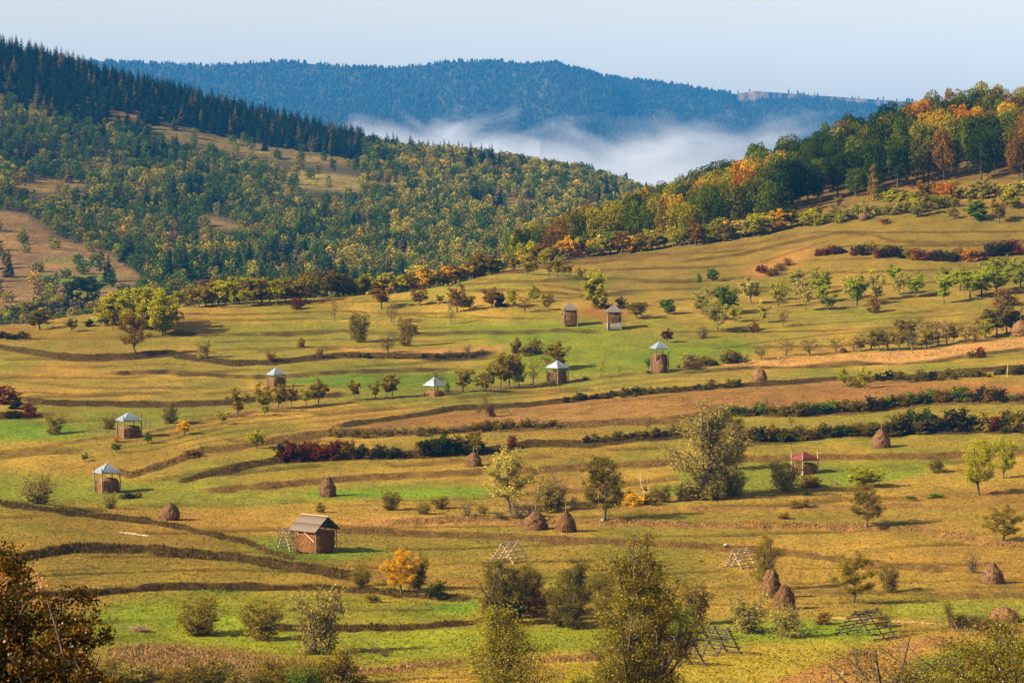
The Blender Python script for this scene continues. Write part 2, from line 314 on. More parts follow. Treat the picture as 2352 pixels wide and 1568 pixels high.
def at(u, v, y0=90.0, y1=3300.0):
    """stand at picture column u, row v: the nearest place on the land that shows there"""
    Y = np.arange(y0, y1, 0.5); z = ground(np.full_like(Y, u), Y); r = px_row(Y, z)
    hit = np.nonzero(r <= v)[0]
    j = hit[0] if len(hit) else int(np.argmin(np.abs(r - v)))
    return Vector(((u - U0) / F * Y[j], Y[j], z[j])), Y[j]
_cacheY = np.arange(90, 1700, 1.0)
_cacheU = np.arange(-150, 2551, 6.0)
_UU, _YY = np.meshgrid(_cacheU, _cacheY, indexing='ij')
_ZZ = ground(_UU.ravel(), _YY.ravel()).reshape(_UU.shape); _VV = px_row(_YY, _ZZ)
def at_fast(u, v, y0=90, y1=1690):
    i = int(np.clip(round((u + 150) / 6.0), 0, len(_cacheU) - 1)); j0 = int(y0 - 90); j1 = int(y1 - 90)
    r = _VV[i, j0:j1]; hit = np.nonzero(r <= v)[0]
    j = j0 + (hit[0] if len(hit) else int(np.argmin(np.abs(r - v))))
    Y = _cacheY[j]; z = ground(u, Y)[0]
    return Vector(((u - U0) / F * Y, Y, z)), Y

# ------------------------------------------------------------------ what grows where (polygons over the land as the photograph shows it)
MW, MH = 1400, 900          # mask over u -200..2600, v 0..1800 at 2 px
def poly_mask(pts, blur):
    p = np.array(pts, float); p[:, 0] = (p[:, 0] + 200) / 2; p[:, 1] = p[:, 1] / 2
    x0, x1 = int(max(0, p[:, 0].min() - 3)), int(min(MW, p[:, 0].max() + 4)); y0, y1 = int(max(0, p[:, 1].min() - 3)), int(min(MH, p[:, 1].max() + 4))
    X, Y = np.meshgrid(np.arange(x0, x1) + 0.5, np.arange(y0, y1) + 0.5); ins = np.zeros(X.shape, bool)
    n = len(p)
    for i in range(n):
        (xa, ya), (xb, yb) = p[i], p[(i + 1) % n]
        if ya == yb: continue
        c = ((ya > Y) != (yb > Y)) & (X < (xb - xa) * (Y - ya) / (yb - ya) + xa); ins ^= c
    m = np.zeros((MH, MW), np.float32); m[y0:y1, x0:x1] = ins
    b = int(blur / 2)
    if b > 0:
        for bx, ax in ((b * 2, 1), (b, 0)):
            for _ in range(2):
                k = 2 * bx + 1; pad = [(0, 0), (0, 0)]; pad[ax] = (bx + 1, bx)
                cs = np.cumsum(np.pad(m, pad, mode='edge'), axis=ax)
                m = (cs[:, k:] - cs[:, :-k]) / k if ax == 1 else (cs[k:] - cs[:-k]) / k
    return m.astype(np.float32)
def samp(m, u, v):
    return m[np.clip((v / 2).astype(int), 0, MH - 1), np.clip(((u + 200) / 2).astype(int), 0, MW - 1)]
C_ = lambda r, g, b: lin((r, g, b))
PATCH = [   # polygon, blur, colour, strength
 ([(1010, 745), (1300, 733), (1420, 748), (1568, 785), (1640, 820), (1590, 838), (1400, 868), (1230, 872), (1040, 900), (860, 905), (800, 880), (800, 862), (1060, 858), (1170, 830), (1180, 790), (1000, 780)], 14, C_(122, 142, 26), 0.85),
 ([(790, 855), (1050, 853), (1050, 880), (940, 884), (790, 890), (640, 880), (640, 868)], 6, C_(104, 140, 22), 0.9),
 ([(470, 745), (780, 742), (990, 742), (990, 790), (780, 800), (640, 826), (540, 832), (460, 800)], 12, C_(138, 142, 40), 0.6),
 ([(-200, 962), (60, 960), (180, 975), (210, 985), (190, 1005), (90, 1012), (-200, 1016)], 6, C_(112, 150, 26), 0.9),
 ([(180, 940), (420, 935), (520, 950), (430, 968), (320, 985), (190, 990)], 10, C_(130, 146, 40), 0.7),
 ([(-200, 1085), (90, 1090), (230, 1098), (480, 1102), (620, 1122), (800, 1104), (1000, 1100), (1120, 1120), (1120, 1140), (800, 1150), (480, 1160), (300, 1160), (-200, 1160)], 12, C_(132, 146, 42), 0.75),
 ([(700, 1124), (1120, 1118), (1120, 1138), (720, 1142)], 5, C_(122, 160, 24), 0.8),
 ([(1500, 1115), (1600, 1112), (1600, 1140), (1500, 1140)], 6, C_(122, 160, 24), 0.8),
 ([(600, 1252), (680, 1252), (700, 1262), (880, 1255), (900, 1264), (800, 1285), (690, 1292), (620, 1275)], 6, C_(116, 146, 22), 0.9),
 ([(560, 1245), (650, 1225), (650, 1260), (580, 1262)], 8, C_(126, 146, 30), 0.6),
 ([(1690, 1058), (1900, 1056), (2200, 1052), (2130, 1084), (2000, 1108), (1830, 1128), (1700, 1134), (1560, 1128), (1560, 1070)], 8, C_(134, 148, 40), 0.85),
 ([(1860, 1090), (2120, 1086), (2000, 1106), (1860, 1104)], 4, C_(130, 164, 26), 0.8),
 ([(240, 1372), (420, 1350), (640, 1352), (900, 1372), (1080, 1392), (1120, 1420), (1100, 1432), (780, 1440), (560, 1436), (300, 1430)], 10, C_(136, 146, 32), 0.8),
 ([(200, 1392), (420, 1395), (760, 1440), (900, 1442), (1120, 1436), (1500, 1440), (1500, 1500), (1240, 1500), (860, 1525), (700, 1502), (380, 1480), (200, 1470)], 10, C_(144, 164, 30), 0.85),
 ([(380, 1440), (620, 1448), (780, 1460), (1000, 1446), (1150, 1452), (900, 1478), (640, 1490), (400, 1478)], 8, C_(166, 174, 40), 0.7),
 ([(970, 1382), (1102, 1375), (1102, 1408), (1000, 1402)], 6, C_(118, 156, 26), 0.9),
 ([(1560, 1425), (1900, 1420), (2070, 1430), (2000, 1478), (1780, 1475), (1560, 1490)], 10, C_(140, 162, 34), 0.8),
 ([(2060, 1370), (2352, 1368), (2400, 1420), (2180, 1425), (2000, 1410)], 12, C_(160, 170, 58), 0.7),
 ([(2090, 1518), (2300, 1460), (2450, 1470), (2450, 1600), (2060, 1600)], 8, C_(132, 142, 40), 0.85),
 ([(1300, 1500), (1700, 1492), (1900, 1470), (2000, 1478), (1860, 1530), (1750, 1590), (1300, 1590)], 12, C_(184, 172, 62), 0.6),
 ([(1568, 790), (1700, 775), (1760, 800), (1700, 824), (1600, 836), (1568, 835)], 8, C_(118, 142, 26), 0.8),
 ([(1690, 700), (1800, 700), (1800, 730), (1690, 760)], 10, C_(120, 130, 34), 0.5),
 ([(1250, 650), (1400, 645), (1400, 665), (1280, 655)], 8, C_(126, 140, 34), 0.6),
 # dry and brown ground
 ([(780, 795), (850, 804), (1000, 803), (1156, 796), (1150, 803), (1050, 812), (950, 815), (850, 810), (786, 806)], 1, C_(196, 146, 104), 1.0),
 ([(1568, 846), (1701, 833), (1868, 820), (2035, 808), (2135, 802), (2400, 770), (2400, 797), (2218, 815), (2068, 835), (1968, 830), (1801, 843), (1701, 838), (1568, 851)], 3, C_(212, 160, 112), 1.0),
 ([(330, 1078), (470, 1030), (640, 1004), (784, 980), (951, 955), (1044, 938), (1151, 934), (1304, 922), (1417, 908), (1568, 896), (1801, 880), (2000, 868), (2352, 880), (2400, 918), (2135, 920), (2000, 930), (1850, 945), (1568, 955), (1317, 970), (1117, 978), (917, 985), (784, 990), (560, 1030), (400, 1060)], 6, C_(166, 118, 76), 0.9),
 ([(1100, 950), (1500, 920), (1568, 925), (1560, 950), (1300, 965), (1100, 972)], 6, C_(182, 142, 94), 0.5),
 ([(1740, 640), (1700, 625), (1760, 600), (1800, 575), (1860, 558), (1866, 575), (1840, 600), (1800, 620)], 6, C_(196, 142, 92), 0.8),
 ([(120, 742), (100, 720), (170, 708), (235, 706), (225, 720), (150, 738)], 4, C_(168, 112, 62), 0.8),
 ([(-200, 742), (60, 742), (100, 755), (60, 775), (-200, 782)], 8, C_(152, 104, 56), 0.7),
 ([(150, 745), (260, 735), (300, 770), (300, 810), (150, 815), (-200, 795), (-200, 780)], 20, C_(150, 122, 56), 0.6),
 ([(0, 855), (300, 815), (330, 830), (200, 850), (100, 860)], 16, C_(166, 124, 62), 0.5),
 ([(1330, 700), (1430, 700), (1450, 725), (1400, 738), (1320, 722)], 8, C_(160, 110, 58), 0.8),
 ([(784, 1196), (951, 1192), (1084, 1184), (1207, 1188), (1207, 1197), (1084, 1200), (951, 1203), (784, 1205)], 2, C_(214, 158, 108), 0.9),
 ([(200, 1030), (560, 945), (600, 950), (400, 1000), (260, 1030)], 5, C_(168, 120, 66), 0.5),
 ([(60, 1078), (230, 1040), (420, 1010), (440, 1030), (300, 1078), (160, 1086)], 8, C_(160, 124, 62), 0.6),
 ([(660, 1260), (784, 1300), (820, 1330), (700, 1300)], 6, C_(140, 110, 56), 0.4),
 ([(1580, 1620), (1768, 1568), (1868, 1535), (1985, 1495), (2101, 1468), (2201, 1453), (2216, 1460), (2135, 1488), (2085, 1512), (2060, 1568), (2050, 1700), (1580, 1700)], 2, C_(192, 146, 100), 1.0),
 ([(1901, 1413), (2068, 1423), (2178, 1431), (2178, 1435), (2068, 1428), (1901, 1418)], 1, C_(222, 180, 140), 0.9),
 ([(1850, 480), (1930, 455), (2060, 448), (2130, 430), (2120, 415), (2080, 418), (1990, 440), (1880, 462)], 4, C_(190, 124, 72), 0.8),
 ([(2020, 470), (2100, 430), (2200, 420), (2352, 425), (2352, 455), (2200, 462), (2060, 475)], 8, C_(182, 128, 66), 0.7),
 ([(2150, 1130), (2400, 1100), (2400, 1168), (2100, 1160), (1980, 1150)], 10, C_(160, 120, 60), 0.6),
 ([(730, 1318), (930, 1322), (1100, 1330), (1100, 1345), (900, 1340), (760, 1332)], 5, C_(160, 112, 72), 0.6),
 ([(-200, 1290), (60, 1300), (110, 1330), (90, 1390), (-200, 1400)], 8, C_(170, 116, 52), 0.8),
 ([(250, 1490), (420, 1475), (640, 1505), (720, 1520), (720, 1570), (240, 1600)], 8, C_(150, 116, 72), 0.9),
]
PATCH = [(poly_mask(p, b), c, s) for p, b, c, s in PATCH]
WEEDZ = [   # places with tall dry growth away from the banks: polygon, colour, density
 ([(1568, 848), (1701, 836), (1868, 822), (2035, 811), (2135, 804), (2400, 773), (2400, 795), (2218, 813), (2068, 833), (1968, 828), (1801, 841), (1568, 850)], 'tan', 0.9),
 ([(330, 1078), (470, 1032), (640, 1006), (784, 984), (951, 958), (1151, 938), (1417, 912), (1568, 900), (1801, 884), (2000, 872), (2400, 880), (2400, 916), (2135, 918), (1850, 943), (1568, 953), (1317, 968), (1117, 976), (917, 983), (784, 990), (560, 1028), (400, 1060)], 'brn', 0.5),
 ([(784, 1196), (951, 1192), (1084, 1184), (1207, 1188), (1207, 1197), (951, 1203), (784, 1205)], 'pnk', 0.8),
 ([(250, 1488), (330, 1478), (520, 1498), (720, 1520), (740, 1580), (240, 1600)], 'red', 1.3),
 ([(-200, 1298), (60, 1300), (110, 1330), (90, 1380), (-200, 1400)], 'tan', 0.8),
 ([(420, 1345), (560, 1342), (620, 1350), (520, 1362), (400, 1362)], 'grn', 0.7),
 ([(800, 858), (1048, 855), (1045, 878), (800, 886)], 'grn', 0.6),
 ([(2170, 1415), (2352, 1430), (2352, 1470), (2190, 1455)], 'pnk', 0.7),
]
WEEDZ = [(poly_mask(p, 3), WEEDC[k], d) for p, k, d in WEEDZ]

# ------------------------------------------------------------------ near land: meadow hillside
us = np.concatenate([np.arange(-9000, -700, 350), np.arange(-700, -120, 20), np.arange(-120, 2480, 2.4), np.arange(2480, 3150, 20), np.arange(3150, 12000, 350)]).astype(float)
ysn = [40.0]
while ysn[-1] < 1620:
    y = ysn[-1]; ysn.append(y + (4.0 if y < 300 else 0.55 if y < 1010 else 0.8 if y < 1240 else 3.0))
ysn = np.array(ysn); UU, YY = np.meshgrid(us, ysn); u = UU.ravel(); Y = YY.ravel()
z0 = base_z(u, Y); v = px_row(Y, z0); nearm = (Y < 1250) & (Y > 320)
dz = np.zeros_like(z0); wd = np.zeros_like(z0); wc = np.zeros((len(z0), 3))
a_, b_, c_ = bank_fields(u[nearm], v[nearm], Y[nearm]); dz[nearm] = a_; wd[nearm] = b_; wc[nearm] = c_
X = (u - U0) / F * Y
rough = (fbm(X / 3.1, Y / 3.1, 2, 5) - 0.5) * 0.22 + wd * (fbm(X / 1.6, Y / 1.6, 2, 6) - 0.4) * 0.5
z = z0 + dz + rough
# colour: straw-coloured mown grass, greener where damp
n1 = fbm(X / 55, Y / 75, 4, 11); n2 = fbm(X / 16, Y / 30, 3, 12); n3 = fbm(X / 5, Y / 9, 3, 13)
straw = lin((190, 156, 78)); olive = lin((142, 134, 48)); dry = lin((170, 128, 66)); green = lin((128, 140, 40))
t = smooth(0.34, 0.64, 0.6 * n1 + 0.4 * n2)[:, None]
col = olive * (1 - t) + straw * t
lowgold = smooth(1300, 1500, v) * smooth(900, 1500, u)
t = (smooth(0.5, 0.72, fbm(X / 40, Y / 60, 4, 14)) * 0.5)[:, None]; col = col * (1 - t) + dry * t
t = (smooth(0.52, 0.7, fbm(X / 45, Y / 50, 3, 15)) * 0.5)[:, None]; col = col * (1 - t) + green * t
upper = (smooth(760, 560, v) * smooth(1200, 1500, u) * 0.85)[:, None]; col = col * (1 - upper) + lin((132, 112, 50)) * upper
# mowing swaths that follow the terraces
sw = np.sin((v + 0.045 * (u - 1176) + 5 * fbm(u / 400, v / 80, 2, 16)) * 0.95 * (0.6 + 0.5 * NZ(u / 500, v / 90))) * (0.4 + NZ(u / 40, v / 14))
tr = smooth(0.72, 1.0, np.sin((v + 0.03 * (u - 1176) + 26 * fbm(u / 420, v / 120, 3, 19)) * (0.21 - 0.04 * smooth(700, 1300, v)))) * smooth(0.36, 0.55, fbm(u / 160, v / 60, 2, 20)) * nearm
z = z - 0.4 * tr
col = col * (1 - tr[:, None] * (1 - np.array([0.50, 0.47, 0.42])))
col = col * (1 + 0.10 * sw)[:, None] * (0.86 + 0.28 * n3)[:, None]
for m, c, s in PATCH:
    k = samp(m, u, v) * s * (nearm | (Y <= 320) | (v < 700))
    k = np.clip(k * (0.55 + 0.9 * n2) , 0, 1)[:, None]
    col = col * (1 - k) + c * (0.82 + 0.36 * n3)[:, None] * k
k = np.clip(wd * 1.5, 0, 1)[:, None]; col = col * (1 - k) + wc * (0.7 + 0.6 * fbm(X / 1.5, Y / 2, 2, 17))[:, None] * k
wz = np.zeros_like(wd)
for m, c, d in WEEDZ:
    k = samp(m, u, v) * d * nearm * (0.4 + 1.2 * fbm(X / 4, Y / 6, 2, 18)); s = k > wz; wz = np.where(s, k, wz); s2 = s & (k > wd); wc[s2] = c; wd = np.where(s2, k, wd)
fl = smooth(1180, 1260, Y)[:, None]; col = col * (1 - fl) + lin((118, 92, 52)) * fl        # forest floor past the crest
ALB = np.array([0.345, 0.322, 0.178])
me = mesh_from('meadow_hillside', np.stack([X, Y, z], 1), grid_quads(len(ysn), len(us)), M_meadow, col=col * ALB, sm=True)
tag(put('meadow_hillside', me), 'terraced mown meadows climbing the near hillside', kind='structure')
MEAD = dict(X=X, Y=Y, z=z, u=u, v=v, wd=wd, wc=wc, n=(len(ysn), len(us)))

# ------------------------------------------------------------------ middle land: wooded hill across the valley
us2 = np.arange(-880, 3200, 8.0); ys2 = np.concatenate([np.arange(1616, 3200, 7.0), np.arange(3200, 3700, 25.0)])
UU, YY = np.meshgrid(us2, ys2); u = UU.ravel(); Y = YY.ravel(); z = base_z(u, Y); X = (u - U0) / F * Y; v = px_row(Y, z)
CLEAR = [
 ([(330, 292), (400, 286), (480, 308), (560, 326), (700, 348), (830, 370), (850, 382), (700, 375), (600, 362), (480, 338), (380, 320)], (136, 118, 66)),
 ([(585, 398), (700, 392), (830, 408), (830, 442), (690, 434), (600, 412)], (156, 140, 74)),
 ([(20, 412), (200, 412), (210, 428), (110, 442), (40, 436)], (160, 130, 74)),
 ([(430, 488), (500, 498), (560, 520), (540, 530), (470, 510)], (150, 122, 84)),
 ([(-200, 478), (60, 486), (130, 545), (250, 578), (330, 638), (300, 668), (200, 700), (-200, 740)], (152, 118, 86)),
 ([(1120, 450), (1240, 462), (1240, 480), (1130, 470)], (140, 112, 72)),
 ([(230, 255), (340, 262), (330, 275), (240, 270)], (150, 110, 66)),
 ([(860, 415), (930, 420), (930, 432), (860, 430)], (150, 110, 66)),
]
CLEARM = [(poly_mask(p, 4), lin(c)) for p, c in CLEAR]
greenlow = poly_mask([(60, 615), (160, 590), (260, 610), (290, 660), (200, 700), (40, 700)], 12)
n1 = fbm(X / 60, Y / 90, 4, 21)
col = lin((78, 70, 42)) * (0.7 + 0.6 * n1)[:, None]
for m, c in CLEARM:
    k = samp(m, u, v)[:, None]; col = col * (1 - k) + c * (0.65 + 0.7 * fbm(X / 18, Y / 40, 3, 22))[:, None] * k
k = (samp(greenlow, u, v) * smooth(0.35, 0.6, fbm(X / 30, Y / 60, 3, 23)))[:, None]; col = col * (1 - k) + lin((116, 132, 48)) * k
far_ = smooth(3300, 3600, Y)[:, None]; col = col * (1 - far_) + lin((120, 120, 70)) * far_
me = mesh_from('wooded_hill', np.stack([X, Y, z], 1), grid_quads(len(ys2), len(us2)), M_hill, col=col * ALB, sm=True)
tag(put('wooded_hill', me), 'hill across the valley with clearings between the woods', kind='structure')

# ------------------------------------------------------------------ far land: valley floor and table mountain
RIDGE = np.array([(-600, 150), (0, 141), (230, 141), (270, 144), (380, 147), (480, 153), (560, 147), (640, 142), (700, 146), (780, 154), (900, 157), (980, 150), (1040, 143), (1150, 142), (1250, 156), (1350, 171), (1440, 184), (1500, 188), (1570, 198), (1650, 212), (1690, 216), (1735, 209), (1800, 214), (1900, 221), (2060, 232), (2352, 242), (2900, 260)], float)
us3 = np.concatenate([np.arange(-1500, -100, 30), np.arange(-100, 2450, 3.5), np.arange(2450, 3900, 30)])
ys3 = np.concatenate([np.arange(3650, 9000, 200.0), np.arange(9000, 12200, 22.0), np.arange(12200, 13100, 9.0), np.arange(13100, 13300, 5.0), np.arange(13300, 13700, 60.0)])
def far_z(u, Y):
    rz = np.interp(u, RIDGE[:, 0], RIDGE[:, 1]); x = (u - U0) / F * 13000
    warp = 420 * (smooth(1150, 1330, u) - smooth(1340, 1470, u)) + 160 * (fbm(x / 420, u * 0 + 1.5, 3, 31) - 0.5) + 240 * (smooth(1560, 1900, u))
    Yr = 13200 - warp * 0 
    Yw = Y + warp * smooth(11300, 12600, Y) * (1 - smooth(13050, 13200, Y))
    zr = -(rz - VH) / F * Yr
    k = np.array([3600, 5500, 8600, 9300, 9900, 10600, 11300, 11700, 12000, 12450, 13200, 13500, 13800.0])
    zb = [-90, -90, -90, -60, None, None, None, None, None, None]
    vv = {9900: 398, 10600: 345, 11300: 303, 11700: 290, 12000: 278, 12450: 240}
    cliff = smooth(1670, 1700, u) * 42 * (0.75 + 0.5 * NZ(u / 14, u * 0))
    out = np.zeros_like(Y)
    cols = [np.full_like(u, -90.0), np.full_like(u, -90.0), np.full_like(u, -90.0), np.full_like(u, -55.0)]
    for kk in (9900, 10600, 11300, 11700, 12000, 12450):
        low = vv[kk] + 0.35 * (rz - 180) * smooth(11000, 12500, kk * np.ones_like(u))
        cols.append(-(low - VH) / F * kk)
    cols += [(zr - cliff) * (13200 - warp) / 13200, zr - 2, zr * 0.9]
    for i in range(len(k) - 1):
        s = (Yw >= k[i]) & (Yw <= k[i + 1]); t = np.clip((Yw - k[i]) / (k[i + 1] - k[i]), 0, 1)
        out = np.where(s, cols[i] * (1 - t) + cols[i + 1] * t, out)
    # the rim: the last metres are the cliff itself
    c2 = smooth(13188, 13206, Y + 14 * (NZ(u / 9, u * 0 + 5) - 0.5))
    face = np.where(Y >= 13184, zr - cliff * (1 - c2) + (Y > 13210) * 0.0, out)
    out = np.where((Y >= 13184) & (Y < 13500), face, out)
    gul = (fbm((u - U0) / F * Y / 150, Y / 700, 4, 33) - 0.5) * 75 * smooth(9300, 10200, Y) * (1 - smooth(12900, 13150, Y))
    return out + gul + CZ
UU, YY = np.meshgrid(us3, ys3); u = UU.ravel(); Y = YY.ravel(); z = far_z(u, Y); X = (u - U0) / F * Y; v = px_row(Y, z)
n1 = fbm(X / 300, Y / 500, 4, 34)
col = lin((70, 68, 40)) * (0.7 + 0.6 * n1)[:, None]
k = (smooth(13205, 13230, Y))[:, None]; col = col * (1 - k) + lin((136, 112, 86)) * k
k = (smooth(9200, 8600, Y))[:, None]; col = col * (1 - k) + lin((130, 128, 72)) * k
ck = (Y > 13150) & (Y < 13206) & (u > 1560)
kk = (ck * smooth(0.35, 0.5, NZ(u / 9, u * 0 + 2)))[:, None]; col = col * (1 - kk) + lin((150, 124, 112)) * kk
rf = np.array([0])
me = mesh_from('table_mountain', np.stack([X, Y, z], 1), grid_quads(len(ys3), len(us3)), M_mount, col=col * ALB * 0.8, sm=False)
tag(put('mountain', me), 'long flat-topped wooded mountain with cliffs under its rim', kind='structure')

# ------------------------------------------------------------------ the air
def volume_mat(name, density, color, aniso=0.2):
    m, n, l, out = new_mat(name); p = n.new('ShaderNodeVolumePrincipled'); p.inputs['Density'].default_value = density
    p.inputs['Color'].default_value = (*color, 1); p.inputs['Anisotropy'].default_value = aniso
    l.new(p.outputs[0], out.inputs['Volume']); return m, n, l, p
def box_mesh(name, lo, hi, mats):
    x0, y0, z0 = lo; x1, y1, z1 = hi
    V = [(x0, y0, z0), (x1, y0, z0), (x1, y1, z0), (x0, y1, z0), (x0, y0, z1), (x1, y0, z1), (x1, y1, z1), (x0, y1, z1)]
    return mesh_from(name, V, [(0, 3, 2, 1), (4, 5, 6, 7), (0, 1, 5, 4), (1, 2, 6, 5), (2, 3, 7, 6), (3, 0, 4, 7)], mats)
HAZE_D = 2.3e-5
M_haze, n_, l_, p_ = volume_mat('haze_air', HAZE_D, (0.04, 0.34, 0.95), -0.15)
tag(put('haze', box_mesh('haze', (-7000, -60, -160), (8500, 13800, 730), M_haze)), 'blue morning haze filling the air over the valley', kind='stuff')
# ------------------------------------------------------------------ foliage builders
def quads_cloud(P, size, r, flat=0.75, up=0.0, nrm=None, elong=1.5):
    """one small leaf-shaped quad (a rhombus) per point"""
    n = len(P); size = np.broadcast_to(size, (n,))
    a = r.normal(size=(n, 3)); 
    if nrm is not None: a = a * 0.8 + nrm * 1.1
    a /= np.linalg.norm(a, axis=1, keepdims=True) + 1e-9
    b = r.normal(size=(n, 3)); b[:, 2] -= up; b -= (b * a).sum(1, keepdims=True) * a; b /= np.linalg.norm(b, axis=1, keepdims=True) + 1e-9
    c = np.cross(a, b)
    L = (size * (0.7 + 0.6 * r.random(n)))[:, None]; W = L / elong
    V = np.stack([P - b * L * 0.5, P + c * W * 0.5 + b * L * 0.06, P + b * L * 0.5, P - c * W * 0.5 + b * L * 0.06], 1).reshape(-1, 3)
    return V, np.arange(n * 4).reshape(-1, 4)
def leaf_cols(n, r, var=0.3, hue=0.15, blob=None):
    k = 1 + var * r.normal(size=n) * 0.6
    if blob is not None: k = k * blob
    h = r.normal(size=n) * hue
    c = np.stack([k * (1 + h), k * (1 + 0.2 * h), k * (1 - 0.5 * h)], 1)
    return np.repeat(np.clip(c, 0.15, 2.2), 4, axis=0)
def tube(pts, rad, sides=5):
    pts = np.asarray(pts, float); n = len(pts); rad = np.broadcast_to(rad, (n,))
    d = np.gradient(pts, axis=0); d /= np.linalg.norm(d, axis=1, keepdims=True) + 1e-9
    ref = np.array([0.3, 0.9, 0.1]); s = np.cross(d, ref); s /= np.linalg.norm(s, axis=1, keepdims=True) + 1e-9; t = np.cross(d, s)
    a = np.arange(sides) * 2 * np.pi / sides
    V = pts[:, None] + rad[:, None, None] * (np.cos(a)[None, :, None] * s[:, None] + np.sin(a)[None, :, None] * t[:, None])
    i = np.arange(n * sides).reshape(n, sides); j = np.roll(i, -1, axis=1)
    Q = np.stack([i[:-1], j[:-1], j[1:], i[1:]], -1).reshape(-1, 4)
    return V.reshape(-1, 3), Q
class MB:
    def __init__(s): s.V = []; s.Q = []; s.T = []; s.n = 0; s.C = []
    def add(s, V, Q=None, T=None, C=None):
        V = np.asarray(V, float)
        if Q is not None and len(Q): s.Q.append(np.asarray(Q) + s.n)
        if T is not None and len(T): s.T.append(np.asarray(T) + s.n)
        s.V.append(V); s.n += len(V); s.C.append(np.ones((len(V), 3)) if C is None else np.broadcast_to(C, (len(V), 3)))
        return s
    def tube(s, pts, rad, sides=5, C=None): V, Q = tube(pts, rad, sides); return s.add(V, Q, None, C)
    def box(s, c, size, R=None, jit=0):
        hx, hy, hz = np.array(size) / 2
        V = np.array([(-hx, -hy, -hz), (hx, -hy, -hz), (hx, hy, -hz), (-hx, hy, -hz), (-hx, -hy, hz), (hx, -hy, hz), (hx, hy, hz), (-hx, hy, hz)])
        if R is not None: V = V @ np.array(R).T
        return s.add(V + np.array(c), [(0, 3, 2, 1), (4, 5, 6, 7), (0, 1, 5, 4), (1, 2, 6, 5), (2, 3, 7, 6), (3, 0, 4, 7)])
    def mesh(s, name, mats, sm=False, col=True):
        return mesh_from(name, np.concatenate(s.V), np.concatenate(s.Q) if s.Q else None, mats, np.concatenate(s.T) if s.T else None, np.concatenate(s.C) if col else None, sm)

def curve(a, b, bow, n=4):
    t = np.linspace(0, 1, n)[:, None]; return a * (1 - t) + b * t + bow * (4 * t * (1 - t))

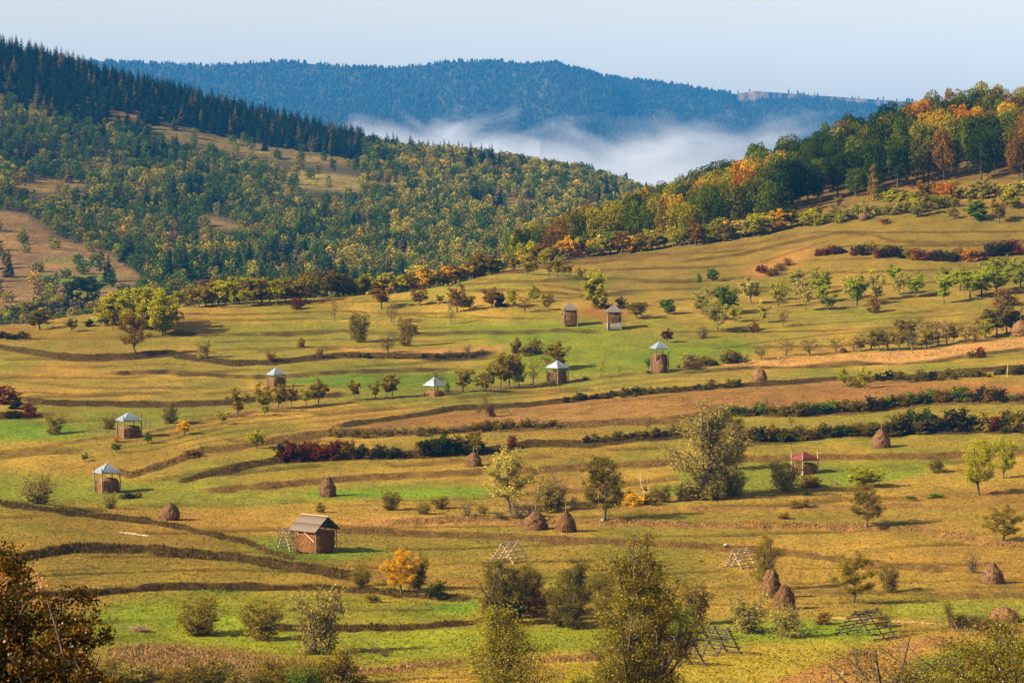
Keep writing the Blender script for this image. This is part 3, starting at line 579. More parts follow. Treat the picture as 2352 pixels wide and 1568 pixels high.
def tree_meshes(name, seed, H, W, nleaf, lsize, trunk=0.28, shape='round', stems=1, droop=0.0, twig=1.0, mat=None, nl=7, hollow=0.45, elong=1.5, dens_low=1.0):
    """trunk with limbs, branches and twigs, and the leaves that hang on the twigs"""
    r = np.random.default_rng(seed); wood = MB(); tips = []
    rt = H * 0.018 + 0.02
    def env(zf):                # half width of the crown at height fraction zf (0 foot of crown, 1 top)
        if shape == 'round': return math.sqrt(max(0, 1 - (2 * zf - 0.9) ** 2 / 1.25))
        if shape == 'vase': return max(0.12, (0.35 + 0.85 * zf) * math.sqrt(max(0, 1 - (max(0, zf - 0.55) / 0.46) ** 2)))
        if shape == 'tall': return math.sqrt(max(0, 1 - (2 * zf - 0.8) ** 2 / 1.5)) * (0.75 + 0.25 * math.sin(zf * 9 + seed))
        if shape == 'cone': return 1.05 * (1 - zf) ** 0.7 + 0.08
        return 1
    hc = H * trunk
    for s in range(stems):
        ang0 = r.random() * 6.28
        base = np.array([math.cos(ang0), math.sin(ang0), 0]) * (0.05 * W * (stems > 1) * r.random())
        lean = np.array([math.cos(ang0), math.sin(ang0), 0]) * (W * (0.22 if stems > 1 else 0.04) * r.random())
        top = np.array([0, 0, H * (0.80 if shape in ('tall', 'cone') else 0.62)]) + lean
        tr = curve(base, top, lean * 0.3 + r.normal(size=3) * 0.01 * H, 7)
        wood.tube(tr, np.linspace(rt * (1.25 if stems == 1 else 0.6), rt * 0.25, 7), 6)
        K = max(3, int(nl if stems == 1 else nl * 0.6))
        for i in range(K):
            f = (i + 0.5) / K; zf = f ** 0.9
            a = ang0 + i * 2.4 + r.normal() * 0.3
            t0 = np.clip((hc / H + (0.02 if stems == 1 else -0.1) + 0.6 * f * (1 - trunk)) / (top[2] / H), 0.03, 0.98)
            p0 = np.array([np.interp(t0 * 6, np.arange(7), tr[:, k]) for k in range(3)])
            rad = env(zf) * W / 2 * (0.55 + 0.35 * r.random())
            p1 = np.array([math.cos(a) * rad, math.sin(a) * rad, hc + (H - hc) * (zf * 0.9 + 0.04)]) + lean * 0.4
            limb = curve(p0, p1, np.array([0, 0, -0.06 * H * (1 - droop)]) + r.normal(size=3) * 0.02 * H, 5)
            wood.tube(limb, np.linspace(rt * 0.5, rt * 0.16, 5), 4)
            for j in range(5):
                g = 0.3 + 0.7 * (j + r.random()) / 5; q0 = np.array([np.interp(g * 4, np.arange(5), limb[:, k]) for k in range(3)])
                d = r.normal(size=3); d /= np.linalg.norm(d); d[2] = d[2] * 0.7 + 0.35 - droop * 0.5
                q1 = q0 + d * W * (0.16 + 0.10 * r.random())
                # keep the twig tips inside the crown
                zz = np.clip((q1[2] - hc) / (H - hc), 0, 1); e = env(zz) * W / 2; rr = math.hypot(q1[0] - lean[0] * .4, q1[1] - lean[1] * .4)
                if rr > e: q1[:2] *= e / rr
                br = curve(q0, q1, r.normal(size=3) * 0.02 * H, 4); wood.tube(br, np.linspace(rt * 0.2, rt * 0.07, 4), 3)
                for k in range(4):
                    s0 = br[1 + k % 3]; d2 = r.normal(size=3) * np.array([1, 1, 0.8]); d2 /= np.linalg.norm(d2); d2[2] += 0.2 - droop
                    s1 = s0 + d2 * W * (0.07 + 0.05 * r.random()) * twig
                    wood.tube(np.stack([s0, (s0 + s1) / 2 + r.normal(size=3) * 0.005 * H, s1]), [rt * 0.08, rt * 0.06, rt * 0.03], 3)
                    tips.append((s0, s1))
    tips = np.array(tips); m = len(tips)
    keep = r.random(m) < (0.72 + 0.28 * r.random(m)); 
    w = keep * (0.25 + r.random(m)); w /= w.sum()
    idx = r.choice(m, nleaf, p=w); f = r.random(nleaf)[:, None]
    P = tips[idx, 0] * (1 - f) + tips[idx, 1] * f * 1.0 + r.normal(size=(nleaf, 3)) * np.array([1, 1, 0.8]) * W * 0.032 * twig
    P[:, 2] = np.maximum(P[:, 2], 0.03)
    blob = (0.8 + 0.4 * r.random(m))[idx]
    V, Q = quads_cloud(P, lsize, r, up=0.2, elong=elong)
    wm = wood.mesh(name + '_wood', M_bark); lm = mesh_from(name + '_leaves', V, Q, mat or M_leaf, col=leaf_cols(nleaf, r, 0.3, 0.14, blob))
    P0 = P[:, :2]; ext = np.percentile(np.hypot(P[:, 0], P[:, 1]), 94) * 2; top_ = np.percentile(P[:, 2], 98.5)
    lm['ext'] = float(ext); lm['top'] = float(top_)
    return wm, lm

def forest_crown(seed, H, W, nq, qs, base=0.12, kind='oak'):
    """dense woodland crown: leaf clusters on the skins of many overlapping boughs"""
    r = np.random.default_rng(seed); P = []; N = []; B = []
    nb = 16 if kind == 'oak' else 12
    for i in range(nb):
        if kind == 'birch':
            zf = (i + 0.5) / nb; a = i * 2.4; rad = W * 0.5 * 0.55 * math.sin(math.pi * min(1, 0.15 + 0.85 * zf)) ** 0.7; br = W * 0.24 * (1.15 - 0.6 * zf)
        else:
            zf = 0.12 + 0.76 * ((i + 0.5) / nb); a = i * 2.4 + r.random(); rad = W * 0.5 * 0.62 * math.sqrt(max(0, 1 - (2 * zf - 0.9) ** 2 / 1.3)) * (0.7 + 0.5 * r.random()); br = W * (0.17 + 0.09 * r.random())
        c = np.array([math.cos(a) * rad, math.sin(a) * rad, H * (base + (1 - base) * zf * 0.93)])
        n = int(nq / nb); d = r.normal(size=(n, 3)); d /= np.linalg.norm(d, axis=1, keepdims=True)
        rr = (0.72 + 0.33 * r.random(n))[:, None]
        P.append(c + d * rr * br * np.array([1, 1, 0.85])); N.append(d + np.array([0, 0, 0.25])); B.append(np.full(n, 0.75 + 0.5 * r.random()))
    P = np.concatenate(P); N = np.concatenate(N); B = np.concatenate(B)
    P[:, 2] = np.clip(P[:, 2], H * 0.03, H)
    V, Q = quads_cloud(P, qs, r, nrm=N, elong=1.25)
    return V, Q, leaf_cols(len(P), r, 0.22, 0.12, B)
def spruce_crown(seed, H, W, tiers=20, per=11):
    r = np.random.default_rng(seed); V = []; Q = []; C = []; n = 0
    for t in range(tiers):
        f = t / (tiers - 1); z0 = H * (0.06 + 0.92 * f); R = W / 2 * (1 - f) ** 0.85 * (0.85 + 0.3 * r.random()) + 0.12
        for k in range(max(4, int(per * (1 - 0.55 * f)))):
            a = r.random() * 6.28; L = R * (0.75 + 0.4 * r.random()); w = 0.16 * W * (1 - f) + 0.22
            d = np.array([math.cos(a), math.sin(a), 0]); s = np.array([-math.sin(a), math.cos(a), 0])
            sag = L * (0.38 + 0.2 * r.random()); root = np.array([0, 0, z0 + 0.3])
            m = d * L * 0.6 + np.array([0, 0, z0 - sag * 0.45]); tip = d * L + np.array([0, 0, z0 - sag])
            V += [root, m + s * w, tip, m - s * w]; Q.append((n, n + 1, n + 2, n + 3)); n += 4
            c = (0.7 + 0.6 * r.random()) ; C += [np.array([c, c, c])] * 4
    V = np.array(V); V += r.normal(size=V.shape) * 0.12
    return V, np.array(Q), np.array(C)
def trunk_mesh(name, H, r0, frac=0.8, sides=6):
    return MB().tube([(0, 0, -0.4), (0.05, 0, H * 0.2), (-0.06, 0.04, H * 0.5), (0, 0, H * frac)], [r0 * 1.3, r0, r0 * 0.6, r0 * 0.2], sides).mesh(name, M_bark)

ALLTHINGS = []          # (object, base label, u) finished at the end so that every label singles out one thing
def thing_label(o, text, cat, group, u, share=False):
    o['category'] = cat
    if group: o['group'] = group
    ALLTHINGS.append((o, text, u, share))
def place_tree(name, protos, i, p, h, w, color, label, cat, group, u, wood=(1, 1, 1), share=False, rz=None, leaves=True):
    wm, lm, H, W = protos[i % len(protos)]
    if 'ext' in lm: H, W = lm['top'], lm['ext']
    o = empty(name, p, rng.random() * 6.28 if rz is None else rz, (w / W, w / W, h / H))
    a = put('trunk', wm, o); a.color = (*wood, 1)
    if leaves: b = put('crown', lm, o); b.color = (*color, 1)
    thing_label(o, label, cat, group, u, share)
    return o

HUE = np.array([1.0, 1.0, 0.36])
PALE = {k: tuple(lin(c) * HUE * 1.3) for k, c in dict(
    ol=(132, 112, 46), olg=(120, 120, 52), gy=(140, 132, 84), yg=(160, 152, 36), ye=(212, 158, 20), rb=(126, 92, 48), bn=(116, 96, 56),
    dg=(52, 66, 20), dol=(98, 86, 36), rd=(100, 40, 30), orr=(180, 112, 22), brg=(140, 146, 30), pal=(156, 146, 92), wil=(128, 116, 78), gn=(92, 112, 30), vdk=(44, 38, 20)).items()}
for k_ in ('pal', 'wil', 'gy', 'olg'): PALE[k_] = tuple(np.array(PALE[k_]) * (1.25, 1.2, 1.6))
NAMEC = dict(ol='olive-green', olg='dull green', gy='grey-green', yg='yellow-green', ye='golden yellow', rb='reddish brown', bn='brown', dg='dark green', dol='dark olive',
             rd='dark red', orr='orange', brg='bright green', pal='pale yellow-green', wil='pale olive', gn='green', vdk='blackish brown')

# prototypes, kept as mesh data and shared by every copy
P_orch = [(*tree_meshes('orchard_tree', 100 + k, 5.0, 4.4, 3600, 0.22, 0.26, 'round' if k % 2 else 'vase', droop=0.1, nl=8), 5.0, 4.4) for k in range(5)]
P_bare = [(*tree_meshes('bare_tree', 120 + k, 5.0, 4.2, 520, 0.20, 0.22, 'vase', droop=0.05, nl=9, twig=1.3), 5.0, 4.2) for k in range(3)]
P_dense = [(*tree_meshes('dense_tree', 140 + k, 8.0, 6.5, 9000, 0.29, 0.14, 'round', nl=12), 8.0, 6.5) for k in range(3)]
P_will = [(*tree_meshes('willow', 160 + k, 12.0, 8.0, 14000, 0.20, 0.10, 'tall', stems=3, droop=-0.15, nl=12, elong=2.2), 12.0, 8.0) for k in range(3)]
P_field = [(*tree_meshes('field_tree', 170 + k, 11.0, 8.5, 12000, 0.24, 0.2, 'round', droop=0.05, nl=12, elong=1.6), 11.0, 8.5) for k in range(2)]
P_shrub = [(*tree_meshes('shrub', 180 + k, 3.0, 3.2, 4200, 0.13, 0.02, 'vase' if k % 2 else 'round', stems=6, nl=7, elong=1.8), 3.0, 3.2) for k in range(4)]
P_small = [(*tree_meshes('bush', 190 + k, 2.0, 2.6, 1500, 0.18, 0.0, 'round', stems=5, nl=5), 2.0, 2.6) for k in range(4)]
P_twigs = [(*tree_meshes('twiggy_bush', 200 + k, 2.6, 2.6, 260, 0.13, 0.0, 'vase', stems=6, nl=7, twig=1.3), 2.6, 2.6) for k in range(2)]
PT = dict(ap=P_orch, ba=P_bare, dn=P_dense, wi=P_will, fi=P_field, sh=P_shrub, bs=P_small, tw=P_twigs)
KIND = dict(ap=('orchard_tree', 'fruit tree', 'tree'), ba=('bare_tree', 'thinly leaved tree', 'tree'), dn=('leafy_tree', 'dense leafy tree', 'tree'), wi=('willow_tree', 'willow tree', 'tree'),
            fi=('field_tree', 'broad field tree', 'tree'), sh=('shrub', 'many-stemmed shrub', 'shrub'), bs=('shrub', 'low bush', 'shrub'), tw=('shrub', 'twiggy bush', 'shrub'))

# ------------------------------------------------------------------ trees and shrubs of the meadows: column, foot row, height px, width px, form, colour
T = """247 748 60 55 dn yg|262 745 75 62 dn yg|300 752 88 80 dn yg|345 758 95 80 dn yg|372 768 95 76 dn yg|388 745 55 45 dn yg|310 812 92 66 fi rb|92 757 45 52 ap dol|165 762 30 28 ap dol
206 750 16 24 bs vdk|259 758 44 24 ap ol|466 823 44 34 sh gy|15 928 40 62 bs rd|38 940 22 40 bs vdk|67 958 32 34 bs rd|30 958 14 50 bs vdk|125 997 50 48 sh wil|250 986 30 34 sh bn|388 973 50 38 sh bn
423 998 32 36 ap ye|510 975 32 32 ap yg|545 957 66 44 ap ol|603 946 66 44 ap ol|608 952 22 22 ap yg|640 938 56 34 ap ol|670 935 50 28 ap ol|703 932 44 28 ap yg|731 930 58 42 ap ol|342 1018 26 20 ap gn|267 1040 25 22 ap gn
590 1032 44 40 ap yg|195 1060 20 20 ap gn|693 797 20 20 bs rb|622 833 24 24 sh rb|735 822 20 22 bs rb|683 710 26 28 bs rd|268 1018 16 14 bs orr
876 709 54 54 ap rb|898 740 50 30 ba bn|964 702 42 48 ap rb|1010 699 22 20 ap ol|1050 718 64 50 ap rb|1066 716 36 26 ap ol|1078 714 34 24 ap ol|1128 708 46 46 ap rb|1150 705 30 30 bs vdk|1176 708 44 30 ap yg
1224 695 40 26 ap yg|1260 713 40 28 ap ol|1206 718 38 32 ba rb|904 747 62 26 ba wil|1037 746 60 22 ba wil|827 787 66 46 sh dol|932 795 68 40 sh ol|950 768 20 22 bs bn|890 812 46 52 ba bn|1073 818 28 22 tw bn
768 738 58 20 ba wil|1365 709 84 56 dn yg|1384 708 32 36 bs bn|1425 708 24 30 bs dol|1462 733 38 50 ap bn|1534 722 34 36 dn gn|1636 646 30 26 dn gn|1605 648 20 14 bs gn
1177 627 34 24 ap ol|1212 632 30 22 ap ol|1227 630 32 26 ap ol|1262 630 30 22 ap ol|1279 635 42 28 ap ol|1295 633 26 18 ap ol|1308 633 28 18 ap ol|1333 640 26 22 ap ol|1345 664 14 14 bs bn
1187 812 34 30 bs bn|1227 812 34 38 bs bn|1205 815 20 24 bs bn|1277 848 62 54 dn ol|1063 900 52 46 ap ol|1108 900 44 34 ap ol|1127 895 60 32 ap ol|1149 892 80 46 ap ol|1170 890 76 46 ap ol|1192 890 66 28 ap yg|1186 885 30 18 ap gn|1224 885 64 40 ba yg
1002 905 58 44 ba bn|863 915 40 28 ap ol|889 912 42 30 ap ol|901 912 52 34 ap ol|815 918 44 30 ap bn|1028 900 24 12 bs gn|1381 868 52 26 ba yg|1422 860 26 16 ba yg|1345 872 8 18 bs bn|1266 884 8 20 bs ol|1533 788 32 26 ap rd|1490 848 24 16 ap gn|1490 858 8 14 bs rb
1116 957 56 30 ba bn|1127 957 22 22 bs rd|1100 948 14 20 tw bn|1085 1044 52 40 dn ol|1020 1044 46 48 bs dg|1060 1042 40 36 bs dol|1000 1045 36 30 bs dg|1176 1030 28 22 bs rd|1486 988 38 26 ba bn|1097 1046 52 16 ba wil
1648 759 64 48 ap gy|1612 722 58 50 ap gy|1630 735 50 44 ap olg|1665 722 64 46 ap gn|1680 716 44 34 ap gn|1688 739 38 28 ap yg|1725 696 58 46 ap pal|1750 742 50 30 ap pal|1788 706 62 40 ap yg|1780 690 42 28 ap pal|1798 749 42 28 ba bn|1825 660 40 38 ap pal|1836 690 50 28 ap pal|1851 715 62 32 ap pal|1886 676 60 54 ap brg|1886 695 40 34 ap brg|1902 712 42 42 ap olg
1968 705 70 46 ap brg|1950 690 56 40 ap pal|2011 692 70 42 ap pal|2008 718 38 30 bs rb|2055 655 46 34 ap brg|2066 678 52 34 ap pal|2103 682 58 46 ap brg|2168 698 66 34 ap brg|2172 637 24 24 ap olg|2205 668 54 44 ap brg|2228 685 62 56 ap brg|2255 682 60 56 ap brg|2290 672 62 60 ap brg|2275 640 46 44 ap brg|2305 622 36 28 ap olg|2335 634 40 40 ap brg|2310 702 38 50 bs rb|2345 660 44 40 ap brg|1731 765 26 24 bs rb|1614 778 30 32 tw rb
1748 826 38 40 ba bn|1805 818 40 46 ba bn|1860 817 42 50 ba bn|1920 811 40 42 ba bn|1962 808 40 42 ba bn|1978 806 28 24 ap ol|2000 805 44 44 ba bn|2020 807 50 44 ap bn|2040 805 48 44 ba bn|2065 805 48 40 ap ol|2095 805 56 44 ba bn|2085 795 60 50 ap bn|2128 798 42 38 ap ol|2155 795 62 42 ba bn|2175 790 52 40 ba bn|2190 786 46 34 ap ol|2218 789 48 46 ba bn|2240 786 40 34 ba bn|2265 780 46 34 ap yg|2290 772 70 50 ap dol|2312 768 66 46 ap bn|2330 765 50 40 ap bn|2260 775 56 40 ap bn|2130 780 50 50 ba bn
1590 838 28 52 bs gy|1620 836 20 28 bs ol|1675 832 28 40 bs bn|1695 830 22 26 bs bn|1712 834 20 20 tw ol|1936 888 46 26 ap yg|1985 893 48 34 ap yg|1970 890 22 30 bs ol|2253 822 24 24 bs rd|2232 822 16 30 bs bn|1761 948 42 22 ba wil|1955 888 20 22 bs ol|1818 980 30 20 ba ol|1460 905 16 34 bs dg|1440 908 18 30 bs dg|1475 903 14 26 bs gn
87 1157 70 76 sh wil|252 1168 38 36 sh gy|738 1177 24 26 sh ol|458 1456 86 98 sh ol|605 1469 86 98 sh ol|730 1502 148 108 sh wil|772 1572 86 120 sh ol|720 1580 66 70 sh ol|897 1172 44 46 sh bn|972 1182 28 34 sh ol|1010 1168 30 42 sh bn|1073 1186 36 28 tw bn|1108 1180 18 28 sh ol
1171 1172 140 112 fi pal|1190 1192 44 56 tw bn|1150 1192 20 50 tw bn|1220 1190 34 44 tw bn|1252 1175 76 52 sh wil|1286 1172 78 44 tw bn|1320 1172 34 30 tw bn|1258 1178 34 40 bs ol|1388 1198 145 104 fi dol|1455 1160 26 50 bs ye|1488 1158 22 26 bs bn|1520 1153 38 44 sh bn|1500 1160 20 30 bs bn|955 1352 76 52 sh ol|922 1362 96 76 fi ye|998 1375 38 56 bs dg|825 1348 52 48 sh ol|855 1384 22 36 bs ol
1148 1432 146 104 wi dol|1192 1420 110 80 wi dol|1225 1412 122 88 wi ol|1238 1420 72 74 sh rb|1185 1430 90 60 sh dol|1312 1442 158 112 wi dol|1290 1436 90 70 sh dol|1150 1436 60 70 sh vdk|1385 1420 120 74 wi ol|1597 1432 96 74 sh bn|1340 1606 66 90 sh yg|1570 1470 84 70 sh gn
1623 1142 216 168 wi wil|1690 1078 120 70 wi dol|1572 1150 40 44 sh bn|1600 1146 50 50 sh wil|1640 1148 60 50 sh wil|1685 1139 60 60 sh wil|1806 1128 70 72 sh gy|1858 1118 24 58 bs rb|1990 1208 94 82 fi bn|1988 1118 44 76 dn yg|2248 1138 128 80 fi yg|2306 1100 94 62 fi yg|2303 1243 80 82 fi ol|2150 1086 36 42 sh bn|1750 1354 122 70 wi ol|1960 1386 112 92 fi ol|2044 1360 62 46 sh bn|2232 1316 46 40 tw bn|1716 1454 86 92 sh gy|1804 1461 72 84 sh gy|1892 1434 26 40 bs rb|2030 1440 30 44 sh ol
2148 1142 8 44 bs gn|1852 1138 8 24 bs gn|2092 1146 8 28 bs gn|1610 1290 5 8 bs rb|1668 1260 6 14 bs rb|1800 1192 14 26 bs rb|1826 1168 18 22 bs bn|1850 1168 20 18 bs bn|440 1050 16 50 bs rb|700 1250 0 0 x x"""
nt = 0
for row in T.replace('\n', '|').split('|'):
    q = row.split()
    u_, v_, h_, w_ = map(float, q[:4]); f_, c_ = q[4:]
    if f_ == 'x': continue
    p, Y_ = at_fast(u_, v_) if v_ < 1900 else at(u_, v_)
    h = h_ * Y_ / F * 0.98; w = w_ * Y_ / F * (1.06 if f_ == 'wi' else 1.12 if (v_ < 800 and u_ > 1560) else 1.04); p.z -= 0.05
    nm, wd_, cat = KIND[f_]; cc = np.array(PALE[c_]) * (0.9 + 0.2 * rng.random())
    size = 'tall' if h_ > 100 else 'small' if h_ < 30 else 'medium-sized' if h_ > 60 else 'low'
    if f_ in ('bs', 'tw'): size = 'tiny' if h_ < 18 else 'rounded'
    wood = (1.6, 1.5, 1.3) if c_ in ('pal', 'wil', 'bn', 'gy') else (1, 1, 1)
    place_tree(nm, PT[f_], nt * 7 + int(u_), p, h, w, cc, '%s %s %s' % (size, NAMEC[c_], wd_), cat, {'tree': 'trees scattered over the meadows', 'shrub': 'shrubs scattered over the meadows'}[cat], u_, wood)
    nt += 1

# hedges: shrubs set close along a bank
NH = {}
def hedge(line, step, h0, h1, cols, label, group, wk=1.25, forms=('bs',), jit=4):
    line = np.array(line, float); L = np.concatenate([[0], np.cumsum(np.hypot(*np.diff(line, axis=0).T))]); s = 0
    while s < L[-1]:
        u_ = np.interp(s, L, line[:, 0]) + rng.normal() * 1.5; v_ = np.interp(s, L, line[:, 1]) + rng.normal() * jit * 0.4
        hp = h0 + (h1 - h0) * rng.random() ** 1.3; p, Y_ = at_fast(u_, v_); p.z -= 0.1
        ck = cols[int(rng.integers(len(cols)))]; f_ = forms[int(rng.integers(len(forms)))]
        place_tree('hedge_bush' if f_ == 'bs' else 'edge_tree' if f_ in ('ap', 'dn') else KIND[f_][0], PT[f_], int(rng.integers(99)), p, hp * Y_ / F, hp * wk * Y_ / F * (0.9 + 0.4 * rng.random()), np.array(PALE[ck]) * (0.75 + 0.5 * rng.random()), '%s %s' % (NAMEC[ck], label), KIND[f_][2], group, u_)
        NH[f_] = NH.get(f_, 0) + 1
        s += 1.12 * step * (0.7 + 0.6 * rng.random()) * (hp / h1 * 0.5 + 0.5)
hedge([(1880, 588), (1900, 587), (1935, 582)], 13, 14, 24, ['rd', 'rd', 'vdk'], 'bush starting the dark red hedge', 'bushes of the dark red hedge')
hedge([(1965, 586), (1990, 586), (2030, 590), (2090, 593), (2120, 597)], 13, 15, 26, ['rd', 'rd', 'vdk', 'ol'], 'bush in the dark red hedge', 'bushes of the dark red hedge')
hedge([(2100, 596), (2150, 600), (2200, 600), (2262, 599)], 12, 18, 30, ['rd', 'rd', 'orr', 'vdk', 'rb'], 'bush in the dark red hedge', 'bushes of the dark red hedge')
hedge([(2275, 588), (2342, 584)], 12, 22, 32, ['rd', 'rd', 'vdk'], 'bush at the tall end of the red hedge', 'bushes of the dark red hedge')
hedge([(1745, 626), (1768, 634), (1790, 622), (1815, 606)], 13, 12, 22, ['rd', 'rb'], 'bush on the eroded pink slope', 'red bushes on the eroded slope')
hedge([(1700, 1010), (1780, 1010), (1860, 1008), (1930, 1000), (2030, 998), (2135, 996)], 14, 18, 34, ['dol', 'vdk', 'rb', 'dg', 'dol'], 'bush right of the big willow', 'bushes of the lower hedge')
hedge([(2060, 996), (2135, 990), (2240, 988), (2360, 990)], 15, 26, 50, ['dol', 'dg', 'rb', 'vdk', 'rd', 'ol', 'dg'], 'bush high in the lower hedge', 'bushes of the lower hedge')
hedge([(1650, 956), (1740, 952), (1830, 954), (1920, 944), (2000, 938)], 14, 14, 30, ['dol', 'bn', 'rb', 'gn', 'dg'], 'bush in the middle hedge', 'bushes of the middle hedge')
hedge([(2000, 938), (2080, 926), (2160, 922), (2260, 922), (2360, 922)], 14, 16, 36, ['bn', 'rb', 'dol', 'vdk', 'gn'], 'bush above the tall haystack', 'bushes of the middle hedge')
hedge([(1985, 875), (2120, 872), (2240, 866), (2360, 858)], 14, 8, 22, ['dol', 'vdk', 'bn'], 'bush in the upper hedge', 'bushes of the upper hedge')
hedge([(1300, 924), (1400, 914), (1480, 906), (1568, 896), (1700, 886)], 13, 7, 18, ['dol', 'vdk', 'bn', 'dg'], 'bush below the big meadow', 'bushes of the upper hedge')
hedge([(650, 1058), (700, 1057)], 15, 28, 42, ['rd', 'rd', 'vdk'], 'bush in the dark hedge', 'bushes of the dark hedge')
hedge([(712, 1055), (760, 1054), (810, 1053)], 14, 24, 40, ['rd', 'rd', 'rb', 'vdk'], 'bush amid the dark hedge', 'bushes of the dark hedge')
hedge([(815, 1052), (870, 1052), (920, 1050)], 14, 16, 32, ['dol', 'rb', 'vdk', 'dg'], 'bush at the dark hedge', 'bushes of the dark hedge')
hedge([(975, 1044), (1040, 1042), (1120, 1038)], 16, 20, 36, ['dg', 'dol', 'vdk'], 'bush above the conical haystack', 'bushes on the bank')
hedge([(760, 1004), (850, 1002), (950, 998), (1050, 992), (1180, 986), (1300, 980)], 15, 8, 24, ['bn', 'rb', 'dol', 'ol'], 'bush on the brown overgrown strip', 'bushes on the overgrown strip', forms=('bs', 'bs', 'tw'))
hedge([(1350, 1020), (1420, 1010), (1500, 1004), (1560, 1000)], 15, 10, 22, ['dol', 'vdk', 'bn'], 'bush left of the big willow', 'bushes on the bank')
hedge([(784, 820), (860, 822), (940, 824), (1060, 820), (1120, 816)], 16, 5, 14, ['dol', 'bn', 'vdk'], 'bush under the ploughed strip', 'bushes under the ploughed strip', forms=('bs', 'tw'))
hedge([(1560, 848), (1600, 842), (1650, 838)], 15, 8, 20, ['rb', 'bn', 'ol'], 'bush by the dry grass strip', 'bushes by the dry grass strip')
hedge([(-20, 778), (40, 780), (70, 775)], 14, 10, 18, ['rb', 'vdk'], 'bush on the left brown knoll', 'bushes on the brown knoll')
hedge([(0, 745), (60, 735), (100, 725)], 14, 12, 30, ['rb', 'bn', 'yg'], 'bush on the left crest', 'bushes on the crest')
hedge([(280, 1148), (325, 1145)], 14, 9, 15, ['vdk', 'dol'], 'bush beside the tin-roofed shelter', 'bushes beside the shelter')
hedge([(2195, 1442), (2240, 1448), (2300, 1450)], 13, 20, 40, ['rb', 'bn'], 'twiggy bush by the leaning post', 'twiggy bushes by the leaning post', forms=('tw', 'sh'))
# scrub along the bottom edge
hedge([(230, 1600), (330, 1602), (430, 1606), (520, 1608), (620, 1604)], 46, 66, 92, ['wil', 'ol', 'dol'], 'scrub bush along the near stream', 'scrub bushes along the near stream', wk=1.2, forms=('sh',))
hedge([(640, 1590), (700, 1595)], 40, 60, 80, ['ol', 'gn'], 'scrub bush along the near stream', 'scrub bushes along the near stream', forms=('sh',))
hedge([(860, 1500), (900, 1510)], 30, 18, 36, ['rb', 'bn'], 'bush along the near stream', 'scrub bushes along the near stream', forms=('tw', 'bs'))
hedge([(1480, 1130), (1510, 1150)], 30, 10, 20, ['bn'], 'bush by the dead leaning trunks', 'bushes by the dead trunks')
# crest rows behind the meadows
hedge([(395, 704), (470, 702), (560, 700), (640, 696), (700, 692), (780, 680)], 17, 34, 62, ['ol', 'yg', 'yg', 'dol', 'ol'], 'fruit tree along the crest', 'orchard row along the crest', wk=0.85, forms=('ap',), jit=6)
hedge([(420, 692), (560, 688), (700, 682), (850, 668)], 16, 30, 58, ['ol', 'yg', 'rb', 'gn', 'ye', 'olg'], 'tree behind the crest orchard', 'trees behind the crest orchard', wk=0.85, forms=('ap', 'dn', 'ap'))
hedge([(0, 738), (60, 728), (130, 712), (220, 702)], 17, 24, 44, ['yg', 'orr', 'ol', 'pal'], 'tree on the left crest', 'trees on the crest', wk=0.9, forms=('ap', 'dn'))
hedge([(800, 668), (900, 655), (1000, 642), (1100, 628), (1180, 612), (1250, 604)], 13, 32, 56, ['yg', 'ol', 'yg', 'ye', 'olg', 'pal', 'rb'], 'tree edging the upper meadow', 'trees edging the upper meadow', wk=0.9, forms=('ap', 'dn', 'ap'))
hedge([(1250, 606), (1300, 594), (1400, 584), (1500, 572), (1600, 562), (1700, 548), (1800, 530)], 13, 28, 52, ['yg', 'ol', 'yg', 'ye', 'pal', 'gn', 'rb'], 'tree edging the right forest', 'trees edging the right forest', wk=0.95, forms=('ap', 'dn', 'ap'))
hedge([(1830, 522), (1900, 512), (1960, 505), (2040, 495), (2120, 486), (2200, 474)], 14, 22, 40, ['yg', 'ol', 'pal', 'yg', 'gy'], 'small tree atop the meadow', 'small trees along the top of the meadow', wk=1.0, forms=('ap', 'ap', 'bs'))
hedge([(2040, 472), (2120, 462), (2220, 458), (2360, 450)], 14, 24, 46, ['yg', 'orr', 'pal', 'ol', 'rb', 'ol', 'yg'], 'small tree below the right wood', 'small trees below the right wood', wk=1.0, forms=('ap', 'dn', 'ap'))
hedge([(2110, 496), (2140, 494)], 20, 26, 34, ['ol', 'wil'], 'small tree near the top haystack', 'small trees near the top haystack', forms=('ap',))
for u_, v_, h_, w_, f_, c_ in [(2188, 506, 28, 24, 'ap', 'ol'), (2242, 508, 48, 52, 'dn', 'gn'), (2295, 512, 54, 44, 'ap', 'bn'), (1880, 498, 24, 22, 'ap', 'ol'), (1925, 480, 30, 22, 'ap', 'wil'), (2320, 480, 50, 50, 'dn', 'yg'), (185, 704, 66, 92, 'dn', 'dg'), (2032, 514, 12, 30, 'bs', 'rb')]:
    p, Y_ = at_fast(u_, v_); nm, wd_, cat = KIND[f_]
    place_tree(nm, PT[f_], int(u_), p, h_ * Y_ / F, w_ * Y_ / F, PALE[c_], '%s %s high on the slope' % (NAMEC[c_], wd_), cat, 'trees scattered over the meadows', u_)

print('meadow plants', nt, NH)
